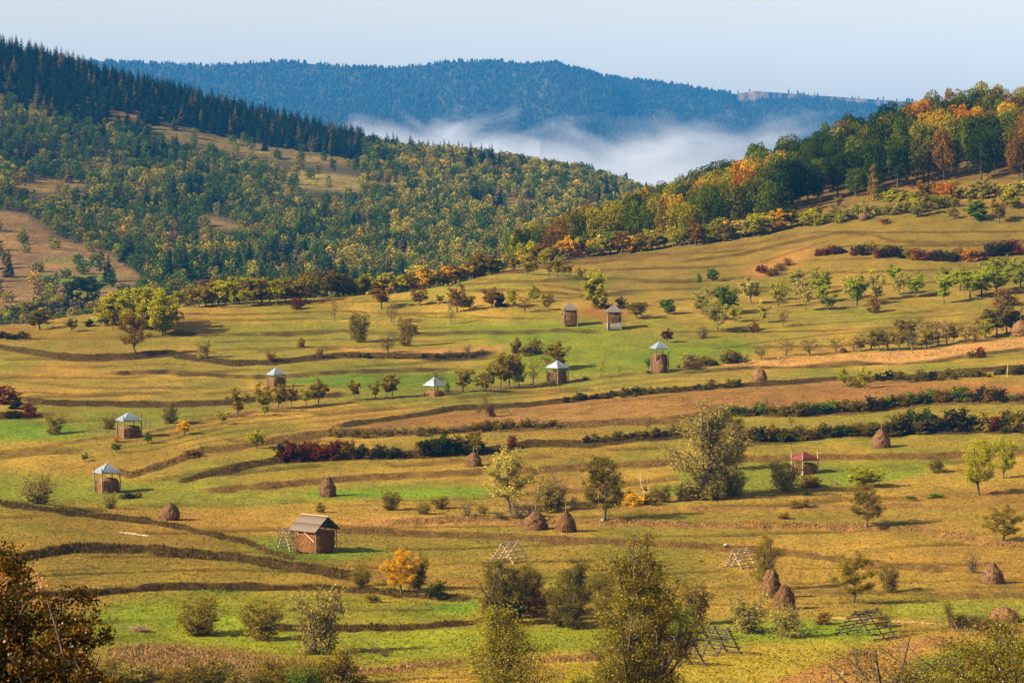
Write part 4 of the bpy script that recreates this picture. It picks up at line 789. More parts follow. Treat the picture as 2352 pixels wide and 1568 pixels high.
# ------------------------------------------------------------------ the near trees at the lower edge of the view
def hero(name, seed, u_, Y_, top, w_px, nleaf, ls, shape, stems, cols, label, mat, trunk=0.1, nl=14, twig=1.0, elong=1.5, hue=0.3, var=0.5, wood=(1, 1, 1), droop=0.0, lean=0):
    z = ground(u_, Y_)[0]; h = (px_row(Y_, z) - top) / F * Y_; w = w_px / F * Y_
    wm, lm = tree_meshes(name, seed, h, w, nleaf, ls, trunk, shape, stems, droop=droop, nl=nl, twig=twig, mat=mat, elong=elong)
    # leaf-by-leaf colour
    n = len(lm.vertices) // 4; r = np.random.default_rng(seed + 1); cols = np.array([lin(c) * HUE * (1.3 if 'willow' in name else 0.62 if 'pear' in name else 0.9) for c in cols]); c = cols[r.integers(len(cols), size=n)] * (0.6 + 0.8 * r.random(n))[:, None]
    cc = np.ones((n * 4, 4), np.float32); cc[:, :3] = np.repeat(c, 4, axis=0); lm.color_attributes['Col'].data.foreach_set('color', cc.ravel())
    k_ = w / lm['ext']; o = empty(name, ((u_ - U0) / F * Y_, Y_, z - 0.1), 0, (k_, k_, h / lm['top'])); a = put('trunk', wm, o); a.color = (*wood, 1); b = put('crown', lm, o)
    thing_label(o, label, 'tree', None, u_); return o, h, w
RUST = [(86, 74, 26), (108, 86, 30), (136, 96, 36), (160, 88, 42), (64, 62, 24), (54, 56, 20), (150, 116, 56)]
hero('pear_tree', 301, 20, 96, 1300, 350, 60000, 0.09, 'round', 1, RUST, 'rusty-leaved glossy tree filling the lower left corner', M_leaf_gloss, trunk=0.12, nl=24, elong=1.3)
hero('pear_tree', 302, 150, 92, 1410, 260, 26000, 0.09, 'round', 1, RUST, 'smaller rusty-leaved tree beside the corner tree', M_leaf_gloss, trunk=0.1, nl=16, elong=1.3)
APPLE = [(112, 104, 44), (138, 124, 52), (96, 88, 36), (160, 142, 70), (120, 92, 46)]
ap1, h1, w1 = hero('apple_tree', 303, 2330, 122, 1432, 500, 46000, 0.085, 'round', 1, APPLE, 'large apple tree with small red apples at the lower right', M_leaf_gloss, trunk=0.15, nl=26, elong=1.6)
ap2, h2, w2 = hero('apple_tree', 304, 2040, 126, 1478, 300, 4500, 0.085, 'vase', 1, APPLE, 'sparse apple tree with bare upper twigs over the brown field', M_leaf_gloss, trunk=0.15, nl=18, elong=1.6, twig=1.3)
WIL = [(112, 98, 48), (134, 118, 64), (98, 84, 40), (152, 136, 82), (86, 72, 34)]
hero('willow_tree', 305, 1462, 262, 1266, 235, 70000, 0.155, 'tall', 3, WIL, 'tallest willow at the bottom centre, reaching up past the drying racks', M_leaf, nl=22, elong=2.4, trunk=0.06)
hero('willow_tree', 306, 1160, 270, 1400, 185, 26000, 0.145, 'tall', 3, [(136, 128, 54), (150, 138, 70), (118, 108, 46), (160, 140, 60)], 'thin yellow-green willow in front of the bottom centre thicket', M_leaf, nl=18, elong=2.2, trunk=0.06, twig=1.2)
# apples
r_ = np.random.default_rng(5)
am = bpy.data.meshes.new('apple'); import bmesh
bm = bmesh.new(); bmesh.ops.create_uvsphere(bm, u_segments=8, v_segments=6, radius=0.05); bm.to_mesh(am); bm.free(); am.materials.append(M_apple)
for o, h, w, k in ((ap1, h1, w1, 12), (ap2, h2, w2, 4)):
    lm = [c for c in o.children if c.name.startswith('crown')][0].data; nv = len(lm.vertices)
    co = np.zeros(nv * 3, np.float32); lm.vertices.foreach_get('co', co); co = co.reshape(-1, 3)
    cand = co[(co[:, 2] > h * 0.72) & (co[:, 1] < 0)]
    for j in range(k):
        a = put('apple', am, o, Vector(cand[r_.integers(len(cand))]) + Vector((0, -0.08, 0)))

# ------------------------------------------------------------------ right-hand wood, on the hill: every tree its own
FC = [forest_crown(400 + k, 18, 12.5, 2600, 0.72, 0.10, 'oak') for k in range(5)] + [forest_crown(420 + k, 17, 8.0, 1700, 0.62, 0.08, 'birch') for k in range(2)]
FP = []
for k, (V, Q, C) in enumerate(FC):
    H = 18 if k < 5 else 17; W = 12.5 if k < 5 else 8.0
    FP.append((trunk_mesh('forest_trunk', H, 0.32 if k < 5 else 0.2), mesh_from('forest_crown', V, Q, M_leaf, col=C), H, W))
RW0 = dict(dk=((50, 64, 20), 'dark green'), gr=((84, 96, 24), 'green'), yl=((140, 130, 28), 'yellow-green'), go=((176, 136, 20), 'golden'), og=((178, 112, 16), 'orange'), br=((128, 92, 42), 'brownish'), bl=((34, 50, 22), 'blackish green'), ol=((100, 96, 36), 'olive'), ta=((146, 120, 60), 'tan'))
RW = RW0
spots = []
for _ in range(60000):
    u_ = rng.uniform(1030, 2760); Y_ = rng.uniform(1060, 1640)
    z_ = base_z(np.array([u_]), np.array([Y_]))[0]; v_ = px_row(Y_, z_)
    lo = np.interp(u_, [1030, 1250, 1400, 1600, 1750, 1830, 1900, 2000, 2060, 2130, 2200, 2350, 2760], [632, 606, 580, 556, 530, 476, 462, 440, 452, 418, 412, 416, 420])
    if v_ > lo: continue
    if u_ < 1750 and Y_ > 1420: continue
    x_ = (u_ - U0) / F * Y_
    s_ = 7.2 if u_ > 1750 else 6.4
    if all((x_ - a) ** 2 + ((Y_ - b) * 0.75) ** 2 > s_ * s_ for a, b, *_ in spots): spots.append((x_, Y_, z_, u_, v_))
    if len(spots) >= 560: break
# keep those that can be seen: scan from near to far for each column
spots.sort(key=lambda s: s[1]); horizon_ = np.full(400, 2000.0); vis = []
for s in spots:
    x_, Y_, z_, u_, v_ = s; H = (19 + 6 * rng.random()) * (0.85 if u_ < 1700 else 1.0) * (0.85 if u_ < 1300 else 1); top = v_ - H / Y_ * F; hw = 5.5 / Y_ * F
    a, b = int((u_ - hw) / 8), int((u_ + hw) / 8) + 1
    seg = horizon_[max(0, a):b]
    if len(seg) and (seg > top + 5).mean() > 0.35:
        vis.append((*s, H)); horizon_[max(0, a):b] = np.minimum(seg, top + 0.18 * (v_ - top))
print('right wood', len(spots), 'visible', len(vis))
vis = vis[:296]
for k, (x_, Y_, z_, u_, v_, H) in enumerate(vis):
    n = fbm(x_ / 26 + 3, Y_ / 40, 2, 41)
    if u_ < 1400: pal = ['gr', 'dk', 'dk', 'ta', 'ol', 'yl', 'br', 'gr'] + (['og'] if abs(u_ - 1150) < 40 else [])
    elif u_ < 1700: pal = ['gr', 'dk', 'yl', 'ol', 'go', 'gr', 'ta', 'dk'] if n > 0.45 else ['yl', 'go', 'gr', 'ol', 'dk', 'gr']
    elif u_ < 1780: pal = ['og', 'go', 'gr', 'gr']
    elif u_ < 2080: pal = ['dk', 'bl', 'dk', 'gr', 'dk', 'ol'] if n > 0.42 else ['go', 'br', 'yl', 'gr', 'dk', 'gr', 'dk']
    else: pal = ['og', 'go', 'br', 'go', 'ol', 'dk', 'gr'] if n > 0.6 else ['dk', 'gr', 'ol', 'yl', 'dk', 'br', 'gr']
    ck = pal[int(rng.integers(len(pal)))]; c = lin(RW[ck][0]) * HUE * (0.8 + 0.4 * rng.random())
    i = int(rng.integers(5)) if ck != 'ta' else 5 + int(rng.integers(2))
    w = (10.5 + 4 * rng.random()) * (0.8 if u_ < 1700 else 1.0) * (0.7 if i > 4 else 1)
    where = 'on the wooded right hill' if u_ > 1780 else 'in the wood beyond the upper meadow'
    place_tree('woodland_tree', FP, i, Vector((x_, Y_, z_)), H, w, c, '%s woodland tree %s' % (RW[ck][1], where), 'tree', 'woodland trees on the near hill', u_)
# a lone birch with a white stem at the edge of the wood, and dark firs beside it
for u_, v_, h_, w_, nm, ck, lb in [(2005, 462, 88, 30, 'birch_tree', 'ta', 'slim tan birch with a white stem in front of the wood'), (1818, 522, 56, 44, 'fir_tree', 'bl', 'dark blue-green fir at the foot of the right wood'), (1965, 452, 72, 60, 'broadleaf_tree', 'gr', 'rounded green tree beside the white-stemmed birch'), (2030, 466, 44, 38, 'broadleaf_tree', 'dk', 'dark green tree just right of the white-stemmed birch')]:
    p, Y_ = at_fast(u_, v_)
    i = 5 if nm == 'birch_tree' else 1
    place_tree(nm, FP, i, p, h_ * Y_ / F, w_ * Y_ / F, lin(RW[ck][0]) * HUE, lb, 'tree', None, u_, wood=(7, 7, 6.5) if nm == 'birch_tree' else (1, 1, 1))

# ------------------------------------------------------------------ the wooded hill across the valley: the 300 + 300 that show largest by themselves, the rest as one forest
SP = [spruce_crown(500 + k, 22, 9.0) for k in range(3)]
STM = trunk_mesh('hill_trunk', 20, 0.25, 0.7, 5)
HB = [forest_crown(520 + k, 13, 9.5, 330, 1.35, 0.0, 'oak') for k in range(4)] + [forest_crown(540, 13, 6.5, 220, 1.2, 0.0, 'birch')]
SPM = [mesh_from('spruce', V, Q, M_leaf, col=C) for V, Q, C in SP]
HBM = [mesh_from('hill_broadleaf', V, Q, M_leaf, col=C) for V, Q, C in HB]
hp = []
occ = {}
for _ in range(34000):
    u_ = rng.uniform(-140, 1720); Y_ = math.sqrt(rng.uniform(1560 ** 2, 3130 ** 2)); x_ = (u_ - U0) / F * Y_
    z_ = base_z(np.array([u_]), np.array([Y_]))[0]; v_ = px_row(Y_, z_)
    uu = np.array([u_, u_, u_]); vv = np.array([v_, v_ - 14, v_ - 26]); op = 0
    for m, _c in CLEARM: op = max(op, float(samp(m, uu, vv).max()))
    meadow = u_ < 340 and v_ > 478
    if op > 0.5 and rng.random() > (0.05 if meadow else 0.03): continue
    sp = 8.2 if not meadow or op < 0.5 else 20
    if Y_ > 2960 or (op < .5 and fbm(x_ / 70, Y_ / 120, 2, 44) > 0.5): sp = 7.6
    gk = (int(x_ // 11), int(Y_ // 11)); bad = False
    for a in (-1, 0, 1):
        for b in (-1, 0, 1):
            for q in occ.get((gk[0] + a, gk[1] + b), ()):
                if (q[0] - x_) ** 2 + ((q[1] - Y_) * 0.6) ** 2 < sp * sp * 0.8: bad = True
    if bad: continue
    occ.setdefault(gk, []).append((x_, Y_)); hp.append((x_, Y_, z_, u_, v_))
print('hill trees', len(hp))
HC = dict(dg=(58, 74, 28), g=(84, 96, 34), ol=(118, 112, 46), ta=(140, 128, 66), br=(110, 92, 50), ye=(190, 150, 40), bn=(116, 104, 58), bg=(66, 86, 38))
ridge_top = lambda u_: np.interp(u_, [-140, 0, 230, 450, 600, 780, 850, 1720], [70, 95, 165, 215, 250, 318, 320, 400])
con, bro = [], []
for s in hp:
    x_, Y_, z_, u_, v_ = s; n = fbm(x_ / 60 + 9, Y_ / 100, 3, 45)
    conif = (u_ < 835 and v_ < ridge_top(u_) + 135 - 75 * smooth(150, 800, u_) + 30 * (n - 0.5)) or (n > 0.66 and rng.random() < 0.5)
    if conif: con.append((*s, n))
    else: bro.append((*s, n))
con.sort(key=lambda s: s[1]); bro.sort(key=lambda s: s[1])
def tree_arrays(V, C, s, h, w, H, W, c):
    a = rng.random() * 6.28; ca, sa = math.cos(a), math.sin(a); k = w / W
    x = (V[:, 0] * ca - V[:, 1] * sa) * k + s[0]; y = (V[:, 0] * sa + V[:, 1] * ca) * k + s[1]; z = V[:, 2] * h / H + s[2] - 0.3
    return np.stack([x, y, z], 1), C * c
mass = MB()
k_con = set(np.argsort([-1 / s[1] * (1.0 if s[4] < 0 else 1) for s in con])[:0])
# singles: spruces standing along the skyline first (they show most), then the nearest ones
con_rank = sorted(range(len(con)), key=lambda i: (con[i][4] - ridge_top(con[i][3])) )
single_c = set(con_rank[:170]) | set(sorted(range(len(con)), key=lambda i: con[i][1])[:125])
for i, s in enumerate(con):
    h = 14 + 8 * rng.random(); w = 9.5 + 4 * rng.random(); c = lin((34, 48, 26)) * (0.7 + 0.6 * rng.random()) if rng.random() > 0.12 else lin((112, 92, 46)) * (0.7 + 0.5 * rng.random())
    j = int(rng.integers(3))
    if i in single_c:
        o = empty('spruce_tree', s[:3], rng.random() * 6.28, (w / 9, w / 9, h / 22)); b_ = put('crown', SPM[j], o); b_.color = (*c, 1); b_ = put('trunk', STM, o)
        sky = s[4] < ridge_top(s[3]) + 22
        thing_label(o, 'dark green spruce %s' % ('on the skyline ridge' if sky else 'in the stand below the ridge'), 'tree', 'spruces on the wooded hill', s[3], share=True)
    else:
        V, C = tree_arrays(SP[j][0], SP[j][2], s, h, w, 22, 9.0, c); mass.add(V, SP[j][1], None, C)
# broadleaves: the nearest ones by themselves; trees standing in the open too
openk = [i for i, s in enumerate(bro) if s[3] < 340 and s[4] > 478]
single_b = set(openk[:90])
for i in range(len(bro)):
    if len(single_b) >= 295: break
    if bro[i][4] < 700: single_b.add(i)
for i, s in enumerate(bro):
    n = s[5]; u_ = s[3]
    if u_ > 900: pal = ['ta', 'ta', 'ol', 'g', 'bn', 'dg', 'ol'] if n > 0.4 else ['g', 'dg', 'ol', 'ta']
    else: pal = ['dg', 'g', 'dg', 'bg', 'ol'] if n > 0.52 else ['ol', 'bn', 'g', 'ta', 'dg', 'g', 'br']
    ck = pal[int(rng.integers(len(pal)))]
    if rng.random() < 0.012: ck = 'ye'
    c = lin(HC[ck]) * HUE * 1.3 * (0.75 + 0.5 * rng.random()); h = 8.5 + 5.5 * rng.random() + (2.5 if ck == 'dg' else 0); w = 6.8 + 3.6 * rng.random(); j = int(rng.integers(5)); H, W = 13, (9.5 if j < 4 else 6.5)
    if j == 4: w *= 0.75
    if s[3] < 340 and s[4] > 478: h *= 0.8
    if i in single_b:
        o = empty('broadleaf_tree', s[:3], rng.random() * 6.28, (w / W, w / W, h / H)); b_ = put('crown', HBM[j], o); b_.color = (*c, 1); b_ = put('trunk', STM, o); b_.scale = (1, 1, 0.45)
        nmc = dict(dg='dark green', g='green', ol='olive', ta='tan', br='brown', ye='yellow', bn='brownish', bg='bluish green')[ck]
        thing_label(o, '%s broadleaf tree %s' % (nmc, 'standing in the open valley meadow' if i in openk else 'low on the hill across the valley'), 'tree', 'broadleaf trees across the valley', u_, share=True)
    else:
        V, C = tree_arrays(HB[j][0], HB[j][2], s, h, w, H, W, c); mass.add(V, HB[j][1], None, C)
tag(put('forest', mass.mesh('forest', M_leaf)), 'dense mixed forest covering the hill across the valley', kind='stuff')
print('single spruces', len(single_c), 'single broadleaves', len(single_b), 'mass verts', mass.n)

# ------------------------------------------------------------------ forest on the far mountain
r_ = np.random.default_rng(9); N = 42000
u_ = r_.uniform(120, 2380, N); Y_ = np.concatenate([r_.uniform(9300, 13185, int(N * 0.88)), r_.uniform(13207, 13240, N - int(N * 0.88))])
z_ = far_z(u_, Y_); rimt = Y_ > 13200
dens = np.where(rimt, np.where(u_ < 1650, 0.22, 0.05) * (NZ(u_ / 12, u_ * 0) > 0.35), 1.0); dens = np.where((u_ > 1675) & (Y_ > 13060) & ~rimt, 0.0, dens); keep = r_.random(N) < dens
u_, Y_, z_, rimt = u_[keep], Y_[keep], z_[keep], rimt[keep]; x_ = (u_ - U0) / F * Y_; N = len(u_)
h = np.where(rimt, 9 + 12 * r_.random(N), 13 + 9 * r_.random(N)); w = h * (0.3 + 0.25 * r_.random(N)); w = np.where(rimt, w, w * 1.6)
# each crown: a ragged lump of 12 faces
a = np.arange(5) * 2 * np.pi / 5
ring = lambda R, zz: np.stack([np.cos(a) * R, np.sin(a) * R, np.full(5, zz)], 1)
TV = np.concatenate([ring(0.42, 0.12), ring(0.5, 0.45), [[0, 0, 1.0]]])
i0, i1 = np.arange(5), np.arange(5) + 5; TQ = np.stack([i0, np.roll(i0, -1), np.roll(i1, -1), i1], 1); TT = np.stack([i1, np.roll(i1, -1), np.full(5, 10)], 1)
V = TV[None] * np.stack([w, w, h], 1)[:, None] * (0.75 + 0.5 * r_.random((N, 11, 1))) + np.stack([x_, Y_, z_ - 1], 1)[:, None]
pal = np.array([lin(c) for c in [(50, 60, 30), (56, 66, 32), (66, 68, 34), (80, 68, 38), (46, 56, 30), (70, 62, 36)]])
low = smooth(12400, 11000, Y_)[:, None]; C = 0.6 * pal[r_.integers(6, size=N)] * (0.85 + 0.3 * r_.random((N, 1))); C = C * (1 + 0.6 * low * (fbm(x_ / 300, Y_ / 400, 2, 51) > 0.5)[:, None])
Q = (TQ[None] + (np.arange(N) * 11)[:, None, None]).reshape(-1, 4); T3 = (TT[None] + (np.arange(N) * 11)[:, None, None]).reshape(-1, 3)
tag(put('mountain_forest', mesh_from('mountain_forest', V.reshape(-1, 3), Q, M_leaf, T3, np.repeat(C, 11, axis=0))), 'forest covering the far mountain', kind='stuff')

# ------------------------------------------------------------------ tall dry weeds on banks and strips
def weeds(name, label, sel_p, hmul, per, seed):
    r = np.random.default_rng(seed); idx = np.nonzero(r.random(len(sel_p)) < sel_p)[0]; idx = np.repeat(idx, per); n = len(idx)
    x = MEAD['X'][idx] + r.normal(size=n) * 0.35; y = MEAD['Y'][idx] + r.normal(size=n) * 0.35; z = MEAD['z'][idx] - 0.05
    hh = hmul * (0.3 + 0.6 * r.random(n)) * np.clip(MEAD['wd'][idx], 0.35, 1.3); ww = 0.05 + 0.08 * r.random(n)
    a = r.random(n) * 6.28; dx, dy = np.cos(a), np.sin(a); lx, ly = r.normal(size=n) * 0.25 * hh, r.normal(size=n) * 0.25 * hh
    V = np.stack([np.stack([x - dx * ww, y - dy * ww, z], 1), np.stack([x + dx * ww, y + dy * ww, z], 1), np.stack([x + lx + dx * ww * 0.7, y + ly + dy * ww * 0.7, z + hh * 0.8], 1), np.stack([x + lx - dx * ww * 0.2, y + ly - dy * ww * 0.2, z + hh], 1)], 1).reshape(-1, 3)
    c = 1.25 * MEAD['wc'][idx] * (0.55 + 0.8 * r.random(n))[:, None] * (1 + r.normal(size=(n, 3)) * 0.06)
    g = (r.random(n) < 0.12)[:, None]; c = np.where(g, lin((110, 116, 40)) * (0.6 + 0.6 * r.random((n, 1))), c)
    c = np.clip(c, 0.005, 0.9)
    tag(put(name, mesh_from(name, V, np.arange(n * 4).reshape(-1, 4), M_leaf, col=np.repeat(c, 4, axis=0))), label, kind='stuff')
    print(name, n)
inv = (MEAD['u'] > -60) & (MEAD['u'] < 2420) & (MEAD['Y'] > 330) & (MEAD['Y'] < 1240)
weeds('weeds', 'dry weeds and rank grass on the banks between terraces', np.where(inv, np.clip(MEAD['wd'] - 0.12, 0, 1) * 0.45, 0), 0.5, 3, 61)
# grass tussocks of the mown meadows, each tuft a few blades, coloured like the sward it grows from
MC = np.zeros(len(MEAD['X']) * 4, np.float32); bpy.data.meshes['meadow_hillside'].color_attributes['Col'].data.foreach_get('color', MC); MC = MC.reshape(-1, 4)[:, :3]
r = np.random.default_rng(71); sel = inv & (MEAD['wd'] < 0.25) & (r.random(len(inv)) < 0.20 * np.clip(800 / MEAD['Y'], 0.3, 1.6)); idx = np.nonzero(sel)[0]; n = len(idx)
x = MEAD['X'][idx] + r.normal(size=n) * 0.3; y = MEAD['Y'][idx] + r.normal(size=n) * 0.3; z = MEAD['z'][idx] - 0.03; hh = 0.07 + 0.12 * r.random(n) ** 2; ww = 0.10 + 0.12 * r.random(n); a = r.random(n) * 6.28; dx, dy = np.cos(a) * ww, np.sin(a) * ww; lx, ly = r.normal(size=n) * 0.08, r.normal(size=n) * 0.08
V = np.stack([np.stack([x - dx, y - dy, z], 1), np.stack([x + dx, y + dy, z], 1), np.stack([x + dx + lx, y + dy + ly, z + hh * 0.8], 1), np.stack([x - dx * 0.3 + lx, y - dy * 0.3 + ly, z + hh], 1)], 1).reshape(-1, 3)
c = np.clip(MC[idx] * (0.9 + 0.6 * r.random(n))[:, None] * 1.9, 0.004, 0.9)
tag(put('grass', mesh_from('grass', V, np.arange(n * 4).reshape(-1, 4), M_leaf, col=np.repeat(c, 4, axis=0))), 'tussocks of short grass all over the mown meadows', kind='stuff'); print('grass', n)
# ------------------------------------------------------------------ hay, shelters, barn, racks, fences
def hay_mass(name, seed, ring_r, heights, plan_n=2.0, seg=44, strands=500, s_len=0.45, amp=0.10, droop=1.0, top_cap=True, mat=None):
    """a heap of hay: rings of radius ring_r at the given heights, ragged skin and loose strands hanging on it"""
    r = np.random.default_rng(seed); a = np.arange(seg) * 2 * np.pi / seg
    ca, sa = np.cos(a), np.sin(a); k = (np.abs(ca) ** plan_n + np.abs(sa) ** plan_n) ** (-1 / plan_n)
    V = []
    for i, (R, h) in enumerate(zip(ring_r, heights)):
        Rx, Ry = (R if isinstance(R, tuple) else (R, R))
        nz = (fbm(a * 2.2 + seed, np.full(seg, h * 1.6 + seed), 3, 7) - 0.5) * 2 * amp + r.normal(size=seg) * amp * 0.25
        V.append(np.stack([ca * k * (Rx + nz), sa * k * (Ry + nz), h + r.normal(size=seg) * amp * 0.2], 1))
    n = len(V); V = np.concatenate(V); i = np.arange(n * seg).reshape(n, seg); j = np.roll(i, -1, axis=1)
    Q = np.stack([i[:-1], j[:-1], j[1:], i[1:]], -1).reshape(-1, 4); T = []
    mb = MB(); V2 = np.concatenate([V, [[0, 0, heights[-1] + 0.06]]]); c = len(V2) - 1
    T = np.stack([i[-1], j[-1], np.full(seg, c)], 1)
    mb.add(V2, Q, T)
    q = r.integers(0, (n - 1) * seg, strands); q1 = (q + seg); f = r.random(strands)[:, None]; P = V[q] * (1 - f) + V[np.minimum(q1, len(V) - 1)] * f
    out = P.copy(); out[:, 2] = 0; out /= np.linalg.norm(out, axis=1, keepdims=True) + 1e-6
    d = out * (0.15 + 0.35 * r.random((strands, 1))) + np.array([0, 0, -droop]) + r.normal(size=(strands, 3)) * 0.35; d /= np.linalg.norm(d, axis=1, keepdims=True)
    s = np.cross(d, out) * 0.035; L = s_len * (0.5 + r.random((strands, 1))); P = P + out * 0.02
    VV = np.stack([P - s, P + s, P + d * L + s * 0.3, P + d * L - s * 0.3], 1).reshape(-1, 3); VV[:, 2] = np.maximum(VV[:, 2], 0.02)
    mb.add(VV, np.arange(strands * 4).reshape(-1, 4))
    mi = np.concatenate([np.zeros(len(Q)), np.ones(strands), np.zeros(len(T))])
    me = mesh_from(name, np.concatenate(mb.V), np.concatenate(mb.Q), [mat or M_hay, M_straw], T, None, False, mi)
    me.polygons.foreach_set('use_smooth', (mi == 0)); return me
def rough_pole(mb, a, b, r0, r1=None, sides=6, seed=0):
    a = np.array(a, float); b = np.array(b, float); r1 = r0 if r1 is None else r1; n = 5; t = np.linspace(0, 1, n)[:, None]
    rr = np.random.default_rng(abs(hash((round(float(a.sum()), 2), seed))) % 99999); P = a * (1 - t) + b * t; P[1:-1] += rr.normal(size=(n - 2, 3)) * 0.012 * np.linalg.norm(b - a) * 0.6
    V, Q = tube(P, np.linspace(r0, r1, n), sides); i = len(V); 
    T = [(k, (k + 1) % sides, i) for k in range(sides)] + [((n - 1) * sides + (k + 1) % sides, (n - 1) * sides + k, i + 1) for k in range(sides)]
    mb.add(np.concatenate([V, P[:1], P[-1:]]), Q, T)
def pole_obj(name, a, b, r0, r1, parent, tint=(1, 1, 1), mat=None, sides=6):
    mb = MB(); rough_pole(mb, a, b, r0, r1, sides); o = put(name, mb.mesh(name, mat or M_pole, sm=True, col=False), parent); o.color = (*tint, 1); return o

PROFS = dict(   # radius factor at height fraction
    cone=[(0, 0.94), (0.12, 1.0), (0.32, 0.97), (0.5, 0.87), (0.65, 0.73), (0.79, 0.53), (0.89, 0.35), (0.95, 0.2), (1.0, 0.07)],
    dome=[(0, 0.88), (0.15, 0.97), (0.35, 1.0), (0.55, 0.93), (0.72, 0.74), (0.85, 0.5), (0.94, 0.28), (1.0, 0.08)],
    tall=[(0, 0.92), (0.12, 1.0), (0.35, 0.97), (0.55, 0.82), (0.72, 0.64), (0.86, 0.47), (0.95, 0.33), (1.0, 0.12)],
    flat=[(0, 0.97), (0.12, 1.0), (0.35, 0.88), (0.55, 0.76), (0.75, 0.62), (0.9, 0.5), (0.96, 0.42), (1.0, 0.2)],
    mound=[(0, 0.97), (0.15, 1.0), (0.4, 0.93), (0.65, 0.72), (0.85, 0.42), (1.0, 0.1)])
def haystack(u_, v_, h_, w_, pole_, kind, tint, label, seed, lean=0.0):
    p, Y_ = at_fast(u_, v_ - 2); s = Y_ / F; h, w, pl = h_ * s * 1.04, w_ * s * 1.1, pole_ * s
    t = np.linspace(0, 1, 16); pr = np.array(PROFS[kind]); R = np.interp(t, pr[:, 0], pr[:, 1]) * w / 2
    e = empty('haystack', p - Vector((0, 0, 0.08)))
    e.rotation_euler = (0, lean, seed * 1.3)
    hobj = put('hay_heap', hay_mass('hay_heap', seed, R, t * h, 2.0, 40, 1300, 0.5, 0.085 * w), e); hobj.color = (*tint, 1)
    if pole_ > 0: pole_obj('pole', (0, 0, h * 0.5), (0.05, 0, h + pl), 0.06, 0.045, e, (1.3, 1.2, 1.1))
    thing_label(e, label, 'haystack', 'haystacks standing on the mown meadows', u_); return e
W1 = (1, 1, 1)
for q in [
 (390, 1196, 39, 40, 30, 'dome', (0.9, 0.85, 0.85), 'domed haystack with a long thin pole, behind the left grassy knoll'),
 (753, 1143, 43, 35, 6, 'tall', (0.75, 0.72, 0.75), 'narrow upright haystack between the tin-roofed shelter and the olive shrubs'),
 (1088, 1072, 32, 34, 16, 'cone', (0.85, 0.78, 0.75), 'conical haystack below the dark red hedge'),
 (1230, 1218, 42, 49, 22, 'cone', (0.85, 0.74, 0.72), 'squat conical haystack with a pole, first of a pair'),
 (1299, 1223, 46, 43, 22, 'cone', (0.8, 0.68, 0.6), 'taller darker haystack of the pair beside the broad field tree'),
 (2024, 1030, 42, 37, 22, 'cone', (0.95, 0.85, 0.8), 'tall pointed haystack with a pole in front of the long lower hedge'),
 (1744, 876, 27, 31, 12, 'dome', (1.15, 1.05, 1.0), 'small pale domed haystack below the strip of dry grass'),
 (1517, 857, 28, 26, 18, 'tall', (0.9, 0.8, 0.75), 'small haystack leaning close in front of a tin-roofed shelter'),
 (2279, 1342, 46, 46, 14, 'cone', (0.9, 0.85, 0.85), 'conical haystack with orange hay at its foot near the right edge'),
 (1771, 1374, 62, 46, 0, 'flat', (0.85, 0.76, 0.74), 'tallest haystack, flat-topped, standing behind its smaller neighbour'),
 (1801, 1400, 54, 46, 28, 'cone', (0.75, 0.66, 0.6), 'haystack with a tall pole directly in front of the tallest haystack'),
 (2306, 1428, 30, 66, 0, 'mound', (1.2, 1.0, 0.9), 'wide low heap of orange-brown hay by the apple tree'),
 (2345, 772, 33, 37, 34, 'dome', (1.1, 0.95, 0.85), 'haystack with a tall pole at the end of the lower orchard row'),
 (1984, 508, 17, 19, 12, 'dome', (0.9, 0.8, 0.8), 'small haystack with a pole just below the right wood'),
 (2074, 492, 15, 15, 0, 'cone', (1.3, 1.1, 1.0), 'pinkish little haystack half hidden by scrub under the wood'),
 (1106, 592, 20, 16, 0, 'cone', (1.1, 0.95, 0.85), 'pointed haystack peeking out of the wood above the upper meadow'),
 (1937, 812, 11, 17, 22, 'cone', (0.5, 0.42, 0.42), 'tiny dark haystack with a whitish pole among the bare orchard trees'),
 (1918, 1115, 5, 12, 20, 'mound', (1.1, 0.9, 0.8), 'little hay remnant with a bare pole right of the red-roofed shelter'),
]:
    haystack(*q[:7], q[7], int(q[0]) + 11)

